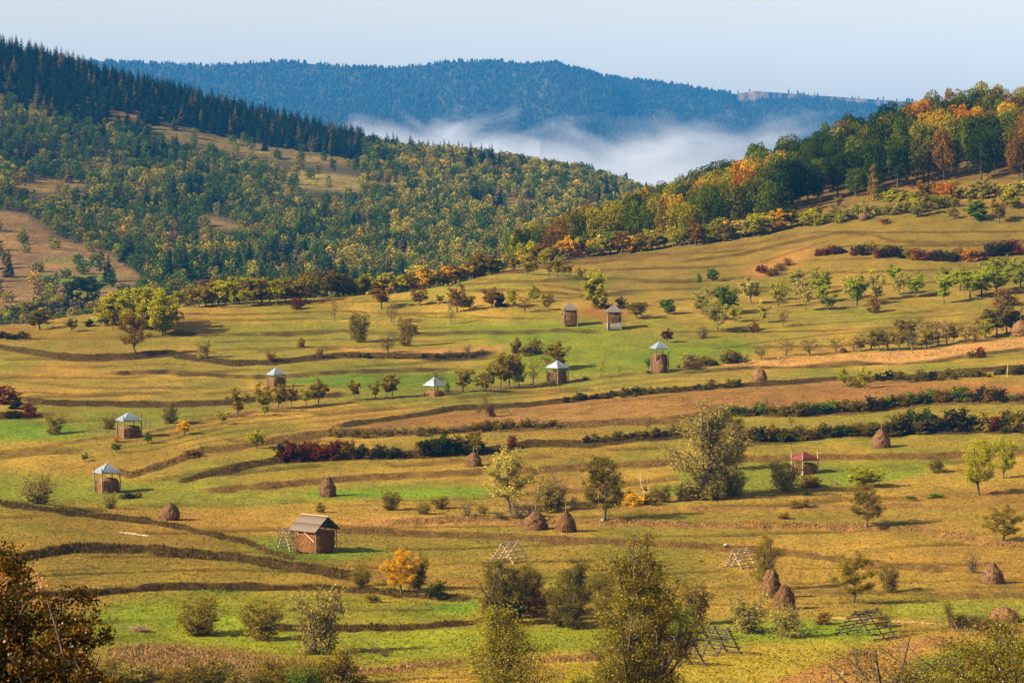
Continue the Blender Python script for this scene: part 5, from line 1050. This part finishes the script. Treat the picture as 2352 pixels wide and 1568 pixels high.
def shelter(u_, v_, psi, roofW, eave, apex, ptop, haytop, hayW, roof, label, plank=0, braces=0, haytint=W1, seed=1, slope_roof=True):
    p, Y_ = at_fast(u_, v_ - 1); s = Y_ / F; ps = math.radians(psi); kk = math.cos(ps) + math.sin(ps)
    S = hayW * s / kk * 0.93; SR = roofW * s / kk; ez, az, pz, hz = eave * s, apex * s, ptop * s, (haytop * 0.9 if haytop > 14 and roof != 'shingle' else haytop) * s; ez, az = (ez, az) if roof == 'shingle' else (ez + 0.35, az + 0.25)
    e = empty('hay_shelter', p - Vector((0, 0, 0.06)), ps); hs = S / 2
    # roof: four sheets with standing seams, a thin edge and a closed underside
    n = 9; mb = MB(); R = SR / 2; th = 0.05
    cor = [(-R, -R), (R, -R), (R, R), (-R, R)]
    for k in range(4):
        a = np.array([*cor[k], ez]); b = np.array([*cor[(k + 1) % 4], ez]); ap = np.array([0, 0, az])
        nrm = np.cross(b - a, ap - a); nrm /= np.linalg.norm(nrm)
        mb.add([a, b, ap, a - (0, 0, th), b - (0, 0, th), ap - (0, 0, th * 1.6)], [(0, 3, 4, 1)], [(0, 1, 2), (3, 5, 4)])
        for q in range(1, n):
            f = q / n; st = a * (1 - f) + b * f; g = 1 - abs(2 * f - 1); en = st + (ap - (a + b) / 2) * g * 0.98
            if g > 0.05: V, Q = tube([st + nrm * 0.015, en + nrm * 0.015], 0.028 if roof != 'shingle' else 0.02, 4); mb.add(V, Q)
        V, Q = tube([a + nrm * 0.02, ap + nrm * 0.02], 0.05, 5); mb.add(V, Q)
    ro = put('roof', mb.mesh('roof', dict(tin=M_tin, red=M_red, shingle=M_shingle)[roof], col=False), e)
    # posts
    tint = (1.5, 1.4, 1.3) if roof == 'red' else (0.8, 0.75, 0.7)
    for k, (cx, cy_) in enumerate([(-hs, -hs), (hs, -hs), (hs, hs), (-hs, hs)]):
        pole_obj('post', (cx * 1.04, cy_ * 1.04, -0.5), (cx * 1.04, cy_ * 1.04, pz * (0.97 + 0.05 * math.sin(k * 3 + seed))), 0.16, 0.12, e, tint)
    if hz > 0.3:
        z0 = plank * s
        t = np.linspace(0, 1, 14); bul = 0.98 + 0.07 * np.sin(np.pi * np.clip(t * 0.9 + 0.08, 0, 1)) - 0.10 * smooth(0.88, 1.0, t) - (0.03 * (1 - t))
        ho = put('hay', hay_mass('hay', seed + 7, bul * hs * 1.0, z0 + t * (hz - z0), 6.0, 64, 2400, 0.65, 0.24), e); ho.color = (*haytint, 1)
    if plank > 5:
        mb = MB(); ph = plank * s; nb = 13
        for k in range(4):
            for q in range(nb):
                c = -hs * 0.97 + (q + 0.5) / nb * hs * 1.94; w = hs * 1.94 / nb * 0.93; d = hs * 0.985 + 0.01 * (q % 2)
                if k == 0: mb.box((c, -d, ph / 2), (w, 0.04, ph * (0.96 + 0.06 * ((q * 7) % 3) / 3)))
                if k == 1: mb.box((d, c, ph / 2), (0.04, w, ph))
                if k == 2: mb.box((c, d, ph / 2), (w, 0.04, ph))
                if k == 3: mb.box((-d, c, ph / 2), (0.04, w, ph))
        put('plank_wall', mb.mesh('plank_wall', M_plank, col=False), e)
    for q in range(braces):
        sx = -1 if q % 2 == 0 else 1
        if q < 2: a, b = (-hs * 1.12, -hs * (0.05 if sx < 0 else 0.1), 0.0), (-hs * 1.08, sx * hs * 0.85 * 1, hz * 0.85)
        else: a, b = (hs * (0.3 if sx < 0 else 0.9), -hs * 1.13, 0.05), (hs * (-0.75 if sx < 0 else 0.35), -hs * 1.1, hz * 0.9)
        pole_obj('brace', a, b, 0.07, 0.06, e, (1.7, 1.3, 0.95))
    # tie rails under the eaves
    for k in range(4):
        a, b = [((-hs, -hs), (hs, -hs)), ((hs, -hs), (hs, hs)), ((hs, hs), (-hs, hs)), ((-hs, hs), (-hs, -hs))][k]
        pole_obj('tie_rail', (*(np.array(a) * 1.04), ez - 0.1), (*(np.array(b) * 1.04), ez - 0.1), 0.06, 0.06, e, tint)
    thing_label(e, label, 'hay shelter', 'hay shelters under four posts and a pyramid roof', u_); return e
shelter(246, 1132, 31, 68, 43, 65, 59, 36, 63, 'tin', 'bright tin-roofed hay shelter nearest the left knoll, on green meadow', seed=3, haytint=(1.1, 1, 0.95))
shelter(296, 1006, 30, 65, 37, 56, 55, 30, 61, 'tin', 'tin-roofed hay shelter between two pieces of rail fence', seed=4, haytint=(1.1, 1, 0.95))
shelter(634, 890, 36, 46, 27, 44, 27, 25, 45, 'tin', 'tin-roofed hay shelter whose foot is hidden by small orchard trees', seed=5)
shelter(998, 910, 45, 54, 22, 42, 42, 12, 49, 'tin', 'nearly empty tin-roofed shelter behind a bare tree', seed=6, braces=1, haytint=(1.4, 1.1, 0.9))
shelter(1280, 882, 46, 56, 34, 52, 50, 32, 51, 'tin', 'tin-roofed hay shelter with crossed braces on the green meadow', seed=7, braces=2)
shelter(1515, 852, 22, 46, 49, 66, 48, 42, 41, 'tin', 'tall tin-roofed hay shelter with a small haystack in front', seed=8, haytint=(0.95, 0.85, 0.8))
shelter(1309, 750, 6, 39, 38, 56, 43, 35, 35, 'shingle', 'tall shingle-roofed hay shelter filled with hay down to the ground', seed=9, plank=4, haytint=(1.05, 0.95, 0.85))
shelter(1410, 758, 5, 40, 41, 58, 47, 38, 35, 'shingle', 'tall shingle-roofed hay shelter on pale plank walls', seed=10, plank=18, haytint=(0.95, 0.85, 0.8))
shelter(1848, 1087, 31, 69, 28, 47, 60, 24, 61, 'red', 'red-roofed hay shelter with four tall pale posts', seed=11, braces=4, haytint=(1.35, 1.2, 1.0))
shelter(782, 677, 22, 26, 12, 23, 12, 0, 20, 'shingle', 'small grey-roofed open shelter on the crest of the meadow', seed=12)

def barn():
    u_, v_ = 722, 1268; p, Y_ = at_fast(u_, v_ - 2); s = Y_ / F; ps = math.radians(50); L, G = 5.5, 5.3; ez, az = 50 * s, 81 * s; hz = 46 * s
    e = empty('hay_barn', p - Vector((0, 0, 0.06)) + Vector((0, 1.0, 0.1)), ps); x, y = G / 2, L / 2
    for i, sx in enumerate((-1, 1)):        # roof slopes with rows of boards
        mb = MB(); ov = 0.75; ey = y + 0.55; a = np.array([sx * (x + ov), 0, ez - 0.15]); b = np.array([0, 0, az]); d = b - a; ln = np.linalg.norm(d); d /= ln; nrm = np.cross([0, 1, 0], d) * (-sx); nrm = nrm if nrm[2] > 0 else -nrm
        nb = 26
        for q in range(nb):
            yc = -ey + (q + 0.5) / nb * 2 * ey
            for lay, (f0, f1) in enumerate(((0.0, 0.54), (0.50, 1.0))):
                m0 = a + d * ln * f0; m1 = a + d * ln * f1; off = nrm * (0.03 * lay + 0.012 * (q % 2)); w = ey / nb * 0.97; j = 0.05 * math.sin(q * 5.1 + lay)
                P = [m0 + (0, yc - w, 0) - d * j, m0 + (0, yc + w, 0) - d * j, m1 + (0, yc + w, 0), m1 + (0, yc - w, 0)]
                P = np.array(P) + off; mb.add(np.concatenate([P, P - nrm * 0.03]), [(0, 1, 2, 3), (7, 6, 5, 4), (0, 4, 5, 1), (1, 5, 6, 2), (2, 6, 7, 3), (3, 7, 4, 0)])
        o = put('roof', mb.mesh('roof', M_shingle, col=False), e); o.color = (0.95, 0.82, 0.76, 1)
    mb = MB(); mb.tube([(0, -y - 0.6, az + 0.05), (0, y + 0.6, az + 0.05)], 0.09, 5); o = put('ridge_cap', mb.mesh('ridge_cap', M_pole, col=False), e); o.color = (2, 1.7, 1.3, 1)
    for sx in (-1, 1):
        for sy in (-1, 0, 1): pole_obj('post', (sx * x * 1.03, sy * y * 1.03, -0.4), (sx * x * 1.03, sy * y * 1.03, ez + 0.1), 0.10, 0.09, e, (0.9, 0.8, 0.7))
    for sy in (-1, 1):                        # gable truss
        pole_obj('tie_beam', (-x - 0.5, sy * y * 1.04, ez - 0.05), (x + 0.5, sy * y * 1.04, ez - 0.05), 0.09, 0.09, e)
        pole_obj('king_post', (0, sy * y * 1.04, ez), (0, sy * y * 1.04, az - 0.1), 0.07, 0.07, e)
        for sx in (-1, 1): pole_obj('rafter', (sx * (x + 0.55), sy * y * 1.04, ez - 0.12), (0, sy * y * 1.04, az - 0.08), 0.06, 0.06, e); 
        pole_obj('strut', (-0.9, sy * y * 1.04, ez), (-0.1, sy * y * 1.04, ez + (az - ez) * 0.6), 0.05, 0.05, e)
    t = np.linspace(0, 1, 16); bul = 1.0 + 0.05 * np.sin(np.pi * t) - 0.06 * smooth(0.9, 1, t)
    o = put('hay', hay_mass('hay', 77, [(x * b * 0.99, y * b * 0.99) for b in bul], t * hz, 7.0, 90, 5000, 0.65, 0.22), e); o.color = (1.2, 0.95, 0.75, 1)
    mb = MB()
    for q in range(22):
        c = -x * 0.78 + (q + 0.5) / 22 * x * 1.5; mb.box((c, -y * 1.03 - 0.02, 1.15), (0.075, 0.05, 2.3 * (0.9 + 0.1 * math.sin(q * 4))))
    o = put('slat_wall', mb.mesh('slat_wall', M_plank, col=False), e); o.color = (0.6, 0.55, 0.5, 1)
    pole_obj('brace', (-x * 1.12, -y * 0.98, 2.0), (-x * 1.10, y * 0.05, hz + 0.2), 0.09, 0.08, e, (2.2, 1.9, 1.4))
    pole_obj('brace', (-x * 1.2, y * 0.3, hz * 0.85), (-x * 1.1, y * 0.75, ez), 0.06, 0.06, e, (1.4, 1.1, 0.8))
    thing_label(e, 'weathered gable-roofed barn packed with hay, a drying rack leaning at its side', 'hay barn', None, u_)
barn()

def rack(u_, v_, h_, ridge_px, spread_px, a_deg, tint, label, frames=3, rails=6, seed=0, both=True):
    p, Y_ = at_fast(u_, v_ - 1); s = Y_ / F; a = math.radians(a_deg); H = h_ * s; L = ridge_px * s / abs(math.cos(a)); half = spread_px * s / abs(math.sin(a)) / 2
    e = empty('drying_rack', p, a); rr = np.random.default_rng(seed)
    for k in range(frames):
        x = -L / 2 + L * k / (frames - 1)
        for sy in (-1, 1): pole_obj('leg', (x + 0.1 * sy, sy * half, -0.15), (x - 0.05 * sy, -sy * half * 0.07, H * 1.04), 0.12, 0.09, e, tint)
    pole_obj('ridge_pole', (-L / 2 - 0.45, 0, H * 0.985), (L / 2 + 0.45, 0, H * 0.985), 0.085, 0.075, e, tint)
    for sy in (-1, 1):
        for q in range(rails if sy < 0 or both else 3):
            f = (q + 0.35) / rails; y = sy * half * (1 - f) + sy * 0.07; z = H * f; j = rr.normal() * 0.15
            pole_obj('rail', (-L / 2 - 0.5 + j, y, z), (L / 2 + 0.5 + j * 0.5, y, z + rr.normal() * 0.05), 0.09, 0.08, e, tint)
    pole_obj('prop', (0.4, half * 0.8, -0.1), (0.1, -0.1, H * 0.7), 0.05, 0.045, e, tint)
    thing_label(e, label, 'drying rack', 'wooden A-frame racks for drying hay', u_)
LT = (2.0, 1.8, 1.6); DK = (0.26, 0.22, 0.19)
rack(1171, 1290, 44, 36, 58, 50, LT, 'pale A-frame drying rack standing alone behind the central willow thicket', seed=1)
rack(1700, 1304, 42, 34, 40, 48, LT, 'pale A-frame drying rack beside the slim olive willow', seed=2)
rack(902, 1338, 22, 14, 20, 45, (0.9, 0.8, 0.7), 'small dark drying rack behind the yellow tree', frames=2, rails=4, seed=3)
rack(1990, 1464, 60, 54, 84, 40, DK, 'dark weathered drying rack between the brown field and the footpath', seed=4)
rack(1556, 1530, 68, 60, 70, -46, DK, 'dark drying rack in front, overlapping the one behind it', seed=5)
rack(1642, 1502, 62, 58, 62, -44, DK, 'dark drying rack behind, overlapped by the rack in front', seed=6)
rack(660, 1262, 48, 14, 34, 40, LT, 'pale slim drying rack leaning at the end of the barn', frames=2, rails=6, seed=7)
# a rack fallen flat in the grass
p, Y_ = at_fast(305, 1229); e = empty('fallen_rack', p + Vector((0, 0, 0.1)), math.radians(-28)); s = Y_ / F
gz = lambda x, y: float(ground(np.array([(x) / y * F + U0]), np.array([y]))[0]) 
for sy in (-0.7, 0.7):
    P0 = p + Vector((-3.1, 1.6 + sy, 0)); P1 = p + Vector((3.0, -1.6 + sy, 0)); P0.z = gz(P0.x, P0.y) + 0.28; P1.z = gz(P1.x, P1.y) + 0.12
    M = Matrix.Translation(e.location) @ Matrix.Rotation(e.rotation_euler[2], 4, 'Z'); Mi = M.inverted()
    pole_obj('leg', Mi @ P0, Mi @ P1, 0.08, 0.07, e, (2.2, 2.1, 1.9))
for k in range(7):
    f = (k + 0.5) / 7; c = p + Vector((-3.1 + 6.1 * f, 1.6 - 3.2 * f, 0)); a_, b_ = c + Vector((-0.2, -1.0, 0)), c + Vector((0.25, 1.0, 0)); a_.z = gz(a_.x, a_.y) + 0.36 - 0.15 * f; b_.z = gz(b_.x, b_.y) + 0.36 - 0.15 * f
    pole_obj('rail', Mi @ a_, Mi @ b_, 0.06, 0.05, e, (1.6, 1.45, 1.2))
thing_label(e, 'bleached drying rack lying flat on the left knoll', 'drying rack', None, 305)

def fence(u0, u1, v0, v1, h_, posts, rails, label, seed, name='rail_fence'):
    um, vm = (u0 + u1) / 2, (v0 + v1) / 2; p, Y_ = at_fast(um, vm); s = Y_ / F; e = empty(name, p); pts = []
    for k in range(posts):
        f = k / (posts - 1); q, Yq = at_fast(u0 + (u1 - u0) * f, v0 + (v1 - v0) * f, Y_ - 25, Y_ + 25); pts.append(q - p)
    H = h_ * s
    for q in pts: pole_obj('post', q - Vector((0, 0, 0.3)), q + Vector((0.03, 0, H)), 0.07, 0.055, e, (0.75, 0.68, 0.6))
    for r in range(rails):
        z = H * (0.16 + 0.74 * r / max(1, rails - 1))
        for a, b in zip(pts[:-1], pts[1:]): d = (b - a) * 0.1; pole_obj('rail', a - d + Vector((0, -0.07, z)), b + d + Vector((0, -0.07, z + 0.04 * math.sin(r * 3 + seed))), 0.045, 0.04, e, (0.75, 0.68, 0.6))
    thing_label(e, label, 'fence', 'short pieces of rail fence', um)
fence(204, 240, 996, 992, 21, 3, 4, 'piece of rail fence left of the tin-roofed shelter', 1)
fence(322, 356, 988, 986, 22, 4, 4, 'piece of rail fence right of the tin-roofed shelter', 2)
fence(427, 462, 971, 970, 15, 3, 3, 'low piece of rail fence near the golden bush', 3)
fence(547, 580, 948, 944, 7, 3, 2, 'very low bit of rail fence below the orchard trees', 4)
fence(891, 924, 878, 876, 25, 3, 4, 'pole frame on the bright green strip behind the small trees', 5)

def single_pole(u_, v_, h_, dx_, r0, tint, name, label, cat):
    p, Y_ = at_fast(u_, v_); s = Y_ / F; e = pole_obj(name, (0, 0, -0.4), (dx_ * s, 0, h_ * s), r0, r0 * 0.7, None, tint); e.location = p; thing_label(e, label, cat, None, u_)
single_pole(2313, 866, 34, 2, 0.10, (2.2, 2.0, 1.7), 'wooden_pole', 'pale bare pole in the upper hedge near the right edge', 'pole')
single_pole(1302, 1172, 8, 0, 0.08, (1, 1, 1), 'wooden_stump', 'short brown stump by the pair of haystacks', 'stump')
single_pole(1565, 631, 9, 0, 0.07, (1.5, 1.4, 1.2), 'wooden_pole', 'short thin pole on the upper meadow', 'pole')
single_pole(1261, 612, 20, 0, 0.07, (2.0, 1.9, 1.7), 'wooden_pole', 'thin pale pole on the crest left of the orange hut', 'pole')
single_pole(1376, 765, 7, 0, 0.07, (1.0, 0.9, 0.8), 'wooden_pole', 'tiny post on the green meadow below the plank-walled shelter', 'pole')
# dead leaning trunks
p, Y_ = at_fast(1481, 1133); s = Y_ / F; e = empty('dead_tree', p)
for a, b, r0 in [((0, 0), (-24, 66), 0.10), ((-4, 30), (-30, 40), 0.05), ((8, 0), (6, 60), 0.05), ((-10, 28), (-8, 60), 0.04), ((8, 10), (22, 52), 0.03)]:
    pole_obj('branch', (a[0] * s, 0, a[1] * s - 0.1), (b[0] * s, 0.2, b[1] * s), r0, r0 * 0.4, e, (2.0, 1.8, 1.5))
thing_label(e, 'dead leaning whitish tree above the golden bushes', 'dead tree', None, 1481)
# leaning post with a leafy top
p, Y_ = at_fast(2203, 1446); s = Y_ / F; e = empty('leaning_post', p); pole_obj('post', (0, 0, -0.3), (-28 * s, 0.1, 48 * s), 0.17, 0.12, e, (0.6, 0.5, 0.45))
r = np.random.default_rng(8); P = np.stack([-26 * s + r.normal(size=700) * 0.36, r.normal(size=700) * 0.35, 50 * s + r.normal(size=700) * 0.42], 1); P[:250, 2] -= r.random(250) * 2.0; P[:250, 0] += 0.2
V, Q = quads_cloud(P, 0.16, r); o = put('leaves', mesh_from('leaves', V, Q, M_leaf, col=leaf_cols(700, r)), e); o.color = (*PALE['dol'], 1)
thing_label(e, 'dark leaning post with a leafy creeper on top, beside the brown field', 'post', None, 2203)
# orange hut on the crest
p, Y_ = at_fast(1319, 592); s = Y_ / F; e = empty('field_hut', p, math.radians(12)); w, h, d = 23 * s, 15 * s, 2.4
mb = MB(); mb.add([(-w / 2, -d / 2, 0), (w / 2, -d / 2, 0), (w / 2, -d / 2, h * 0.62), (-w * 0.12, -d / 2, h), (-w / 2, -d / 2, h * 0.8), (-w / 2, d / 2, 0), (w / 2, d / 2, 0), (w / 2, d / 2, h * 0.62), (-w * 0.12, d / 2, h), (-w / 2, d / 2, h * 0.8)],
   [(0, 1, 6, 5), (1, 2, 7, 6), (0, 5, 9, 4)], [(0, 1, 2), (0, 2, 3), (0, 3, 4), (5, 7, 6), (5, 8, 7), (5, 9, 8)])
put('wall', mb.mesh('wall', M_pale, col=False), e)
mb = MB(); mb.box((0.10 * w, -d / 2 - 0.04, h * 0.36), (w * 0.56, 0.05, h * 0.46)); put('front_board', mb.mesh('front_board', M_orange, col=False), e)
mb = MB()
for (x0, z0), (x1, z1) in (((-w * 0.55, h * 0.82), (-w * 0.12, h * 1.03)), ((-w * 0.12, h * 1.03), (w * 0.54, h * 0.64))):
    mb.add([(x0, -d / 2 - 0.2, z0), (x1, -d / 2 - 0.2, z1), (x1, d / 2 + 0.2, z1), (x0, d / 2 + 0.2, z0), (x0, -d / 2 - 0.2, z0 + .1), (x1, -d / 2 - 0.2, z1 + .1), (x1, d / 2 + 0.2, z1 + .1), (x0, d / 2 + 0.2, z0 + .1)], [(0, 3, 2, 1), (4, 5, 6, 7), (0, 1, 5, 4), (2, 3, 7, 6), (0, 4, 7, 3), (1, 2, 6, 5)])
put('roof', mb.mesh('roof', M_pale, col=False), e)
thing_label(e, 'small hut with an orange front on the crest under the trees', 'hut', None, 1319)
# brush pile and white stones
def stone(u_, v_, w_, label, seed):
    p, Y_ = at_fast(u_, v_); R = w_ * Y_ / F / 2; r = np.random.default_rng(seed)
    bm = bmesh.new(); bmesh.ops.create_icosphere(bm, subdivisions=2, radius=R)
    for v in bm.verts: v.co *= 0.8 + 0.4 * r.random(); v.co.z *= 0.75
    me = bpy.data.meshes.new('stone'); bm.to_mesh(me); bm.free(); me.materials.append(M_stone); o = put('stone', me, None, p + Vector((0, 0, R * 0.4))); thing_label(o, label, 'stone', 'white stones', u_)
stone(1731, 829, 4, 'small white stone at the foot of the first bare orchard tree', 1); stone(1788, 824, 5, 'white stone between two bare orchard trees', 2); stone(1878, 818, 4, 'small white stone by the dry grass strip', 3); stone(1383, 1199, 7, 'white stone at the foot of the broad dark field tree', 4); stone(1666, 1254, 9, 'flat pale stone in the bank near the drying rack', 5)
p, Y_ = at_fast(322, 1450); r = np.random.default_rng(3); mb = MB()
for k in range(160):
    a = r.random() * 6.28; c = np.array([r.normal() * 0.7, r.normal() * 0.5, 0.15 + r.random() * 0.45]); d = np.array([math.cos(a), math.sin(a), r.normal() * 0.25]) * (0.4 + 0.4 * r.random()); mb.tube([c - d, c, c + d + r.normal(size=3) * 0.05], [0.03, 0.03, 0.015], 3)
o = put('brush_pile', mb.mesh('brush_pile', M_pole, col=False), None, p); o.color = (1.5, 1.1, 0.8, 1); thing_label(o, 'heap of cut tan brushwood on the green meadow', 'brush pile', None, 322)
# thin cables crossing the lower part of the view
for (ua, va, ub, vb, Ya, Yb, lb) in [(1300, 1570, 2180, 1290, 190, 230, 'upper thin cable crossing the lower meadow'), (900, 1560, 2120, 1420, 185, 240, 'lower thin cable crossing the lower meadow')]:
    P = [];
    for k in range(24):
        f = k / 23; u_ = ua + (ub - ua) * f; v_ = va + (vb - va) * f + 16 * 4 * f * (1 - f); Yq = Ya + (Yb - Ya) * f; P.append(((u_ - U0) / F * Yq, Yq, CZ - (v_ - VH) / F * Yq))
    mb = MB(); mb.tube(P, 0.008, 4); o = put('cable', mb.mesh('cable', M_pole, col=False)); o.color = (0.8, 0.8, 0.8, 1); thing_label(o, lb, 'cable', None, ua)

# ------------------------------------------------------------------ labels: look-alikes get their rank from left to right
groups = {}
for o, text, u_, share in ALLTHINGS: groups.setdefault(text, []).append((u_, o, share))
NUM = ['first', 'second', 'third'] 
def nth(k):
    if k < 3: return NUM[k]
    k += 1; return '%d%s' % (k, 'th' if 10 <= k % 100 <= 20 else {1: 'st', 2: 'nd', 3: 'rd'}.get(k % 10, 'th'))
for text, L in groups.items():
    L.sort(key=lambda q: q[0])
    for k, (u_, o, share) in enumerate(L):
        if len(L) == 1 or share: o['label'] = text
        else: o['label'] = '%s, %s from left' % (text, nth(k))

# ------------------------------------------------------------------ morning fog in the far valley
def fog(name, lo, hi, dens, scale, label, thr=0.5):
    m, n, l, p = volume_mat(name, 0.0, (0.48, 0.51, 0.62), 0.0)
    t = n.new('ShaderNodeTexCoord'); mp = n.new('ShaderNodeMapping'); mp.inputs['Scale'].default_value = scale; l.new(t.outputs['Object'], mp.inputs['Vector'])
    nz = n.new('ShaderNodeTexNoise'); nz.inputs['Scale'].default_value = 1.0; nz.inputs['Detail'].default_value = 5; nz.inputs['Roughness'].default_value = 0.6; nz.inputs['Distortion'].default_value = 0.6; l.new(mp.outputs[0], nz.inputs['Vector'])
    sx = n.new('ShaderNodeSeparateXYZ'); l.new(t.outputs['Generated'], sx.inputs[0])
    # density falls with height and towards the sides
    def mth(op, a, b=None):
        x = n.new('ShaderNodeMath'); x.operation = op; x.use_clamp = op == 'MULTIPLY_ADD'
        for i, q in enumerate((a, b)):
            if q is None: continue
            if hasattr(q, 'links'): l.new(q, x.inputs[i])
            else: x.inputs[i].default_value = q
        return x.outputs[0]
    edge = mth('MULTIPLY', mth('MULTIPLY', sx.outputs[0], mth('SUBTRACT', 1.0, sx.outputs[0])), 4.0)
    edgey = mth('MULTIPLY', mth('MULTIPLY', sx.outputs[1], mth('SUBTRACT', 1.0, sx.outputs[1])), 4.0)
    hgt = mth('MULTIPLY', sx.outputs[2], 1.0)
    a = mth('SUBTRACT', mth('ADD', mth('MULTIPLY', nz.outputs[0], 3.6), mth('MULTIPLY', mth('MINIMUM', edge, edgey), 0.45)), mth('ADD', mth('MULTIPLY', hgt, 1.15), thr))
    a = mth('MAXIMUM', a, 0.0); a = mth('MINIMUM', mth('MULTIPLY', a, 2.2), 1.0)
    l.new(mth('MULTIPLY', a, dens), p.inputs['Density'])
    c = (np.array(lo) + np.array(hi)) / 2; o = put('fog', box_mesh('fog', np.array(lo) - c, np.array(hi) - c, m), None, c)
    try: m.cycles.volume_step_rate = 1.0
    except Exception: pass
    tag(o, label, kind='stuff')
def fog_at(u0, u1, v_top, v_bot, Y0, Y1, *a):
    ym = (Y0 + Y1) / 2; lo = ((u0 - U0) / F * ym, Y0, CZ - (v_bot - VH) / F * ym); hi = ((u1 - U0) / F * ym, Y1, CZ - (v_top - VH) / F * ym); fog('fog', lo, hi, *a)
fog_at(1000, 1900, 250, 480, 6500, 8600, 0.0010, (1 / 430.0, 1 / 900.0, 1 / 190.0), 'bank of white morning fog lying in the far valley', 1.30)
fog_at(760, 1240, 205, 400, 7000, 8200, 0.0016, (1 / 260.0, 1 / 700.0, 1 / 160.0), 'thin wisp of morning fog in front of the mountain', 1.5)
sc.cycles.volume_step_rate = 1.0; sc.cycles.volume_max_steps = 256
